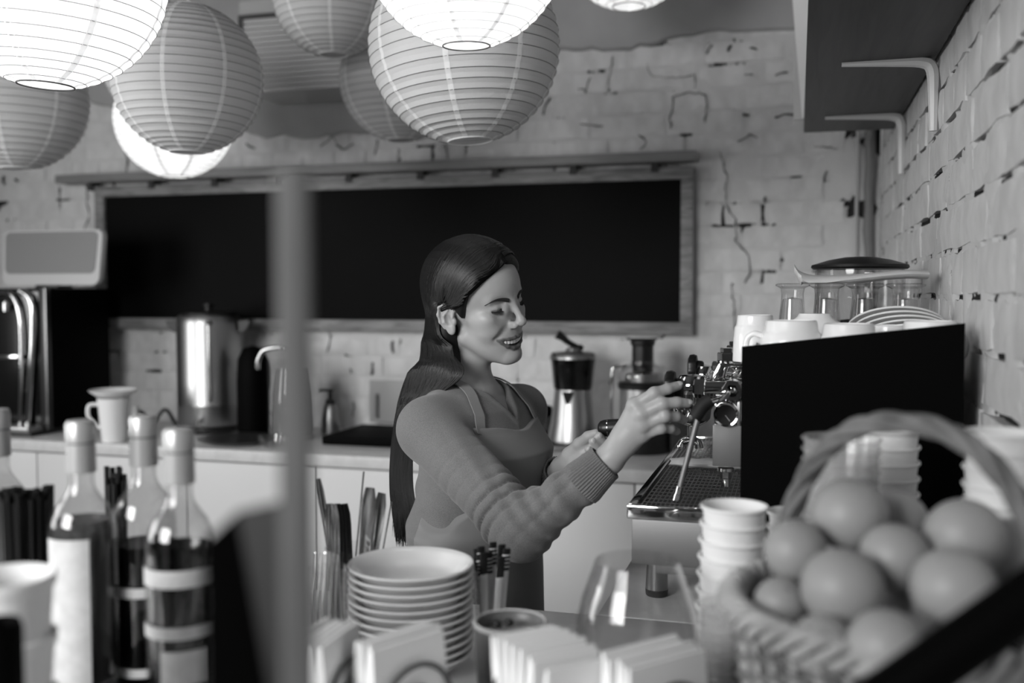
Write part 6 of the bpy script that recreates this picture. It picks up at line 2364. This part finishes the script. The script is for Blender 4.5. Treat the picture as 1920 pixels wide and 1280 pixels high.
def project(P_, off, f, it=4):
    P_ = P_.astype(np.float32)
    for _ in range(it):
        d = f(P_)
        e = 1.2e-3
        g = np.stack([(f(P_ + ev) - d) / e for ev in (nv(e, 0, 0), nv(0, e, 0), nv(0, 0, e))], 1)
        g /= np.linalg.norm(g, axis=1, keepdims=True) + 1e-9
        P_ = P_ + g * np.clip(off - d, -.03, .03)[:, None]
    return P_


FRONT = [hw((.088, -.001, .104)), hw((.070, -.050, .080)), hw((.042, -.084, .040)), hw((.010, -.098, .020)), hw((-.024, -.098, .006)), hw((-.020, -.090, -.035)), nv(*A3(866, 672, 1.76)), nv(*A3(862, 706, 1.75)), nv(*A3(826, 736, 1.76)), nv(*A3(790, 768, 1.78)), nv(*A3(775, 830, 1.81)), nv(*A3(772, 900, 1.82)), nv(*A3(780, 960, 1.82)), nv(*A3(790, 1003, 1.825))]
BACKC = [hw((-.070, -.001, .124)), hw((-.095, -.035, .095)), hw((-.104, -.050, .055)), hw((-.108, -.055, .020)), hw((-.110, -.055, -.015)), hw((-.110, -.055, -.05)), nv(*A3(778, 668, 1.80)), nv(*A3(765, 706, 1.80)), nv(*A3(752, 742, 1.81)), nv(*A3(744, 775, 1.81)), nv(*A3(735, 835, 1.82)), nv(*A3(732, 900, 1.825)), nv(*A3(736, 955, 1.83)), nv(*A3(744, 1000, 1.83))]


def strands(n):
    """locks that leave the parting, run over the side of the head, behind the ear and down the back"""
    rows = []
    for i in range(n):
        k = rh.random() ** .9
        j = np.clip(k + rh.normal(0, .035, len(FRONT)) * np.linspace(.2, 1.6, len(FRONT)), -.03, 1.03)
        c = [Vector([float(x) for x in (f * (1 - q_) + b_ * q_)]) for f, b_, q_ in zip(FRONT, BACKC, j)]
        c[-1] = c[-1] + Vector((rh.normal(0, .004), 0, rh.normal(0, .014)))
        rows.append([tuple(v) for v in spline(c, 60)])
    return rows


def far_strands(n):
    rows = []
    for i in range(n):
        t = rh.random()
        x0 = .080 - .15 * t
        z0 = float(np.interp(x0, [-.075, -.04, 0, .04, .07, .085], [.105, .132, .143, .135, .112, .095]))
        hd = [(x0, .001, z0 + .01), (x0 * .8 - .008, .055, z0 * .62 + .035), (x0 * .5 - .02, .090, .05), (-.03 - .03 * t, .095, .01), (-.045 - .03 * t, .085, -.05), (-.06 - .02 * t, .06, -.10), (-.07, .04, -.13)]
        rows.append([tuple(v) for v in spline([Vector(v) for v in hw(np.array(hd, np.float32)).astype(float)], 60)])
    return rows


rows = np.array(strands(1500) + far_strands(260), np.float32)
ns_, np_, _ = rows.shape
flat_ = rows.reshape(-1, 3)
prj = project(flat_, .0026, f_hair, 7).reshape(ns_, np_, 3)
tt = np.linspace(0, 1, np_)[None, :, None]
wgt = np.clip((.52 - tt) / .16, 0, 1)
off_r = rh.uniform(.0, .0022, (ns_, 1, 1))
rows = rows * (1 - wgt) + prj * wgt
hm = M()
vs = []; fs = []
sm_ = rows.copy()
for _ in range(0): sm_[:, 1:-1] = (sm_[:, :-2] + sm_[:, 2:] + 2 * sm_[:, 1:-1]) / 4
T_ = np.gradient(sm_, axis=1); T_ /= np.linalg.norm(T_, axis=2, keepdims=True) + 1e-9
ref = nv(0, -1, .15)
U_ = np.cross(T_, ref); U_ /= np.linalg.norm(U_, axis=2, keepdims=True) + 1e-9
N_ = np.cross(U_, T_)
rad_ = (rh.uniform(.0006, .0013, (ns_, 1)) * np.interp(np.linspace(0, 1, np_), [0, .06, .85, 1], [.4, 1, .8, .15])[None])[..., None]
ring = [sm_ + U_ * rad_ * 1.5, sm_ + N_ * rad_ * .7, sm_ - U_ * rad_ * 1.5, sm_ - N_ * rad_ * .7]
V_ = np.stack(ring, 2).reshape(-1, 3)
q = np.arange(ns_ * np_ * 4).reshape(ns_, np_, 4)
F_ = []
for k in range(4):
    k2 = (k + 1) % 4
    F_.append(np.stack([q[:, :-1, k], q[:, :-1, k2], q[:, 1:, k2], q[:, 1:, k]], -1).reshape(-1, 4))
st_ = wpart('hair_strands', V_, np.concatenate(F_), [HAIRM])
tone = np.repeat(rh.random(ns_), np_ * 4).astype(np.float32)
ta = st_.data.attributes.new('tone', 'FLOAT', 'POINT')
if len(st_.data.vertices) == len(tone): ta.data.foreach_set('value', tone)
st_['kind'] = 'stuff'
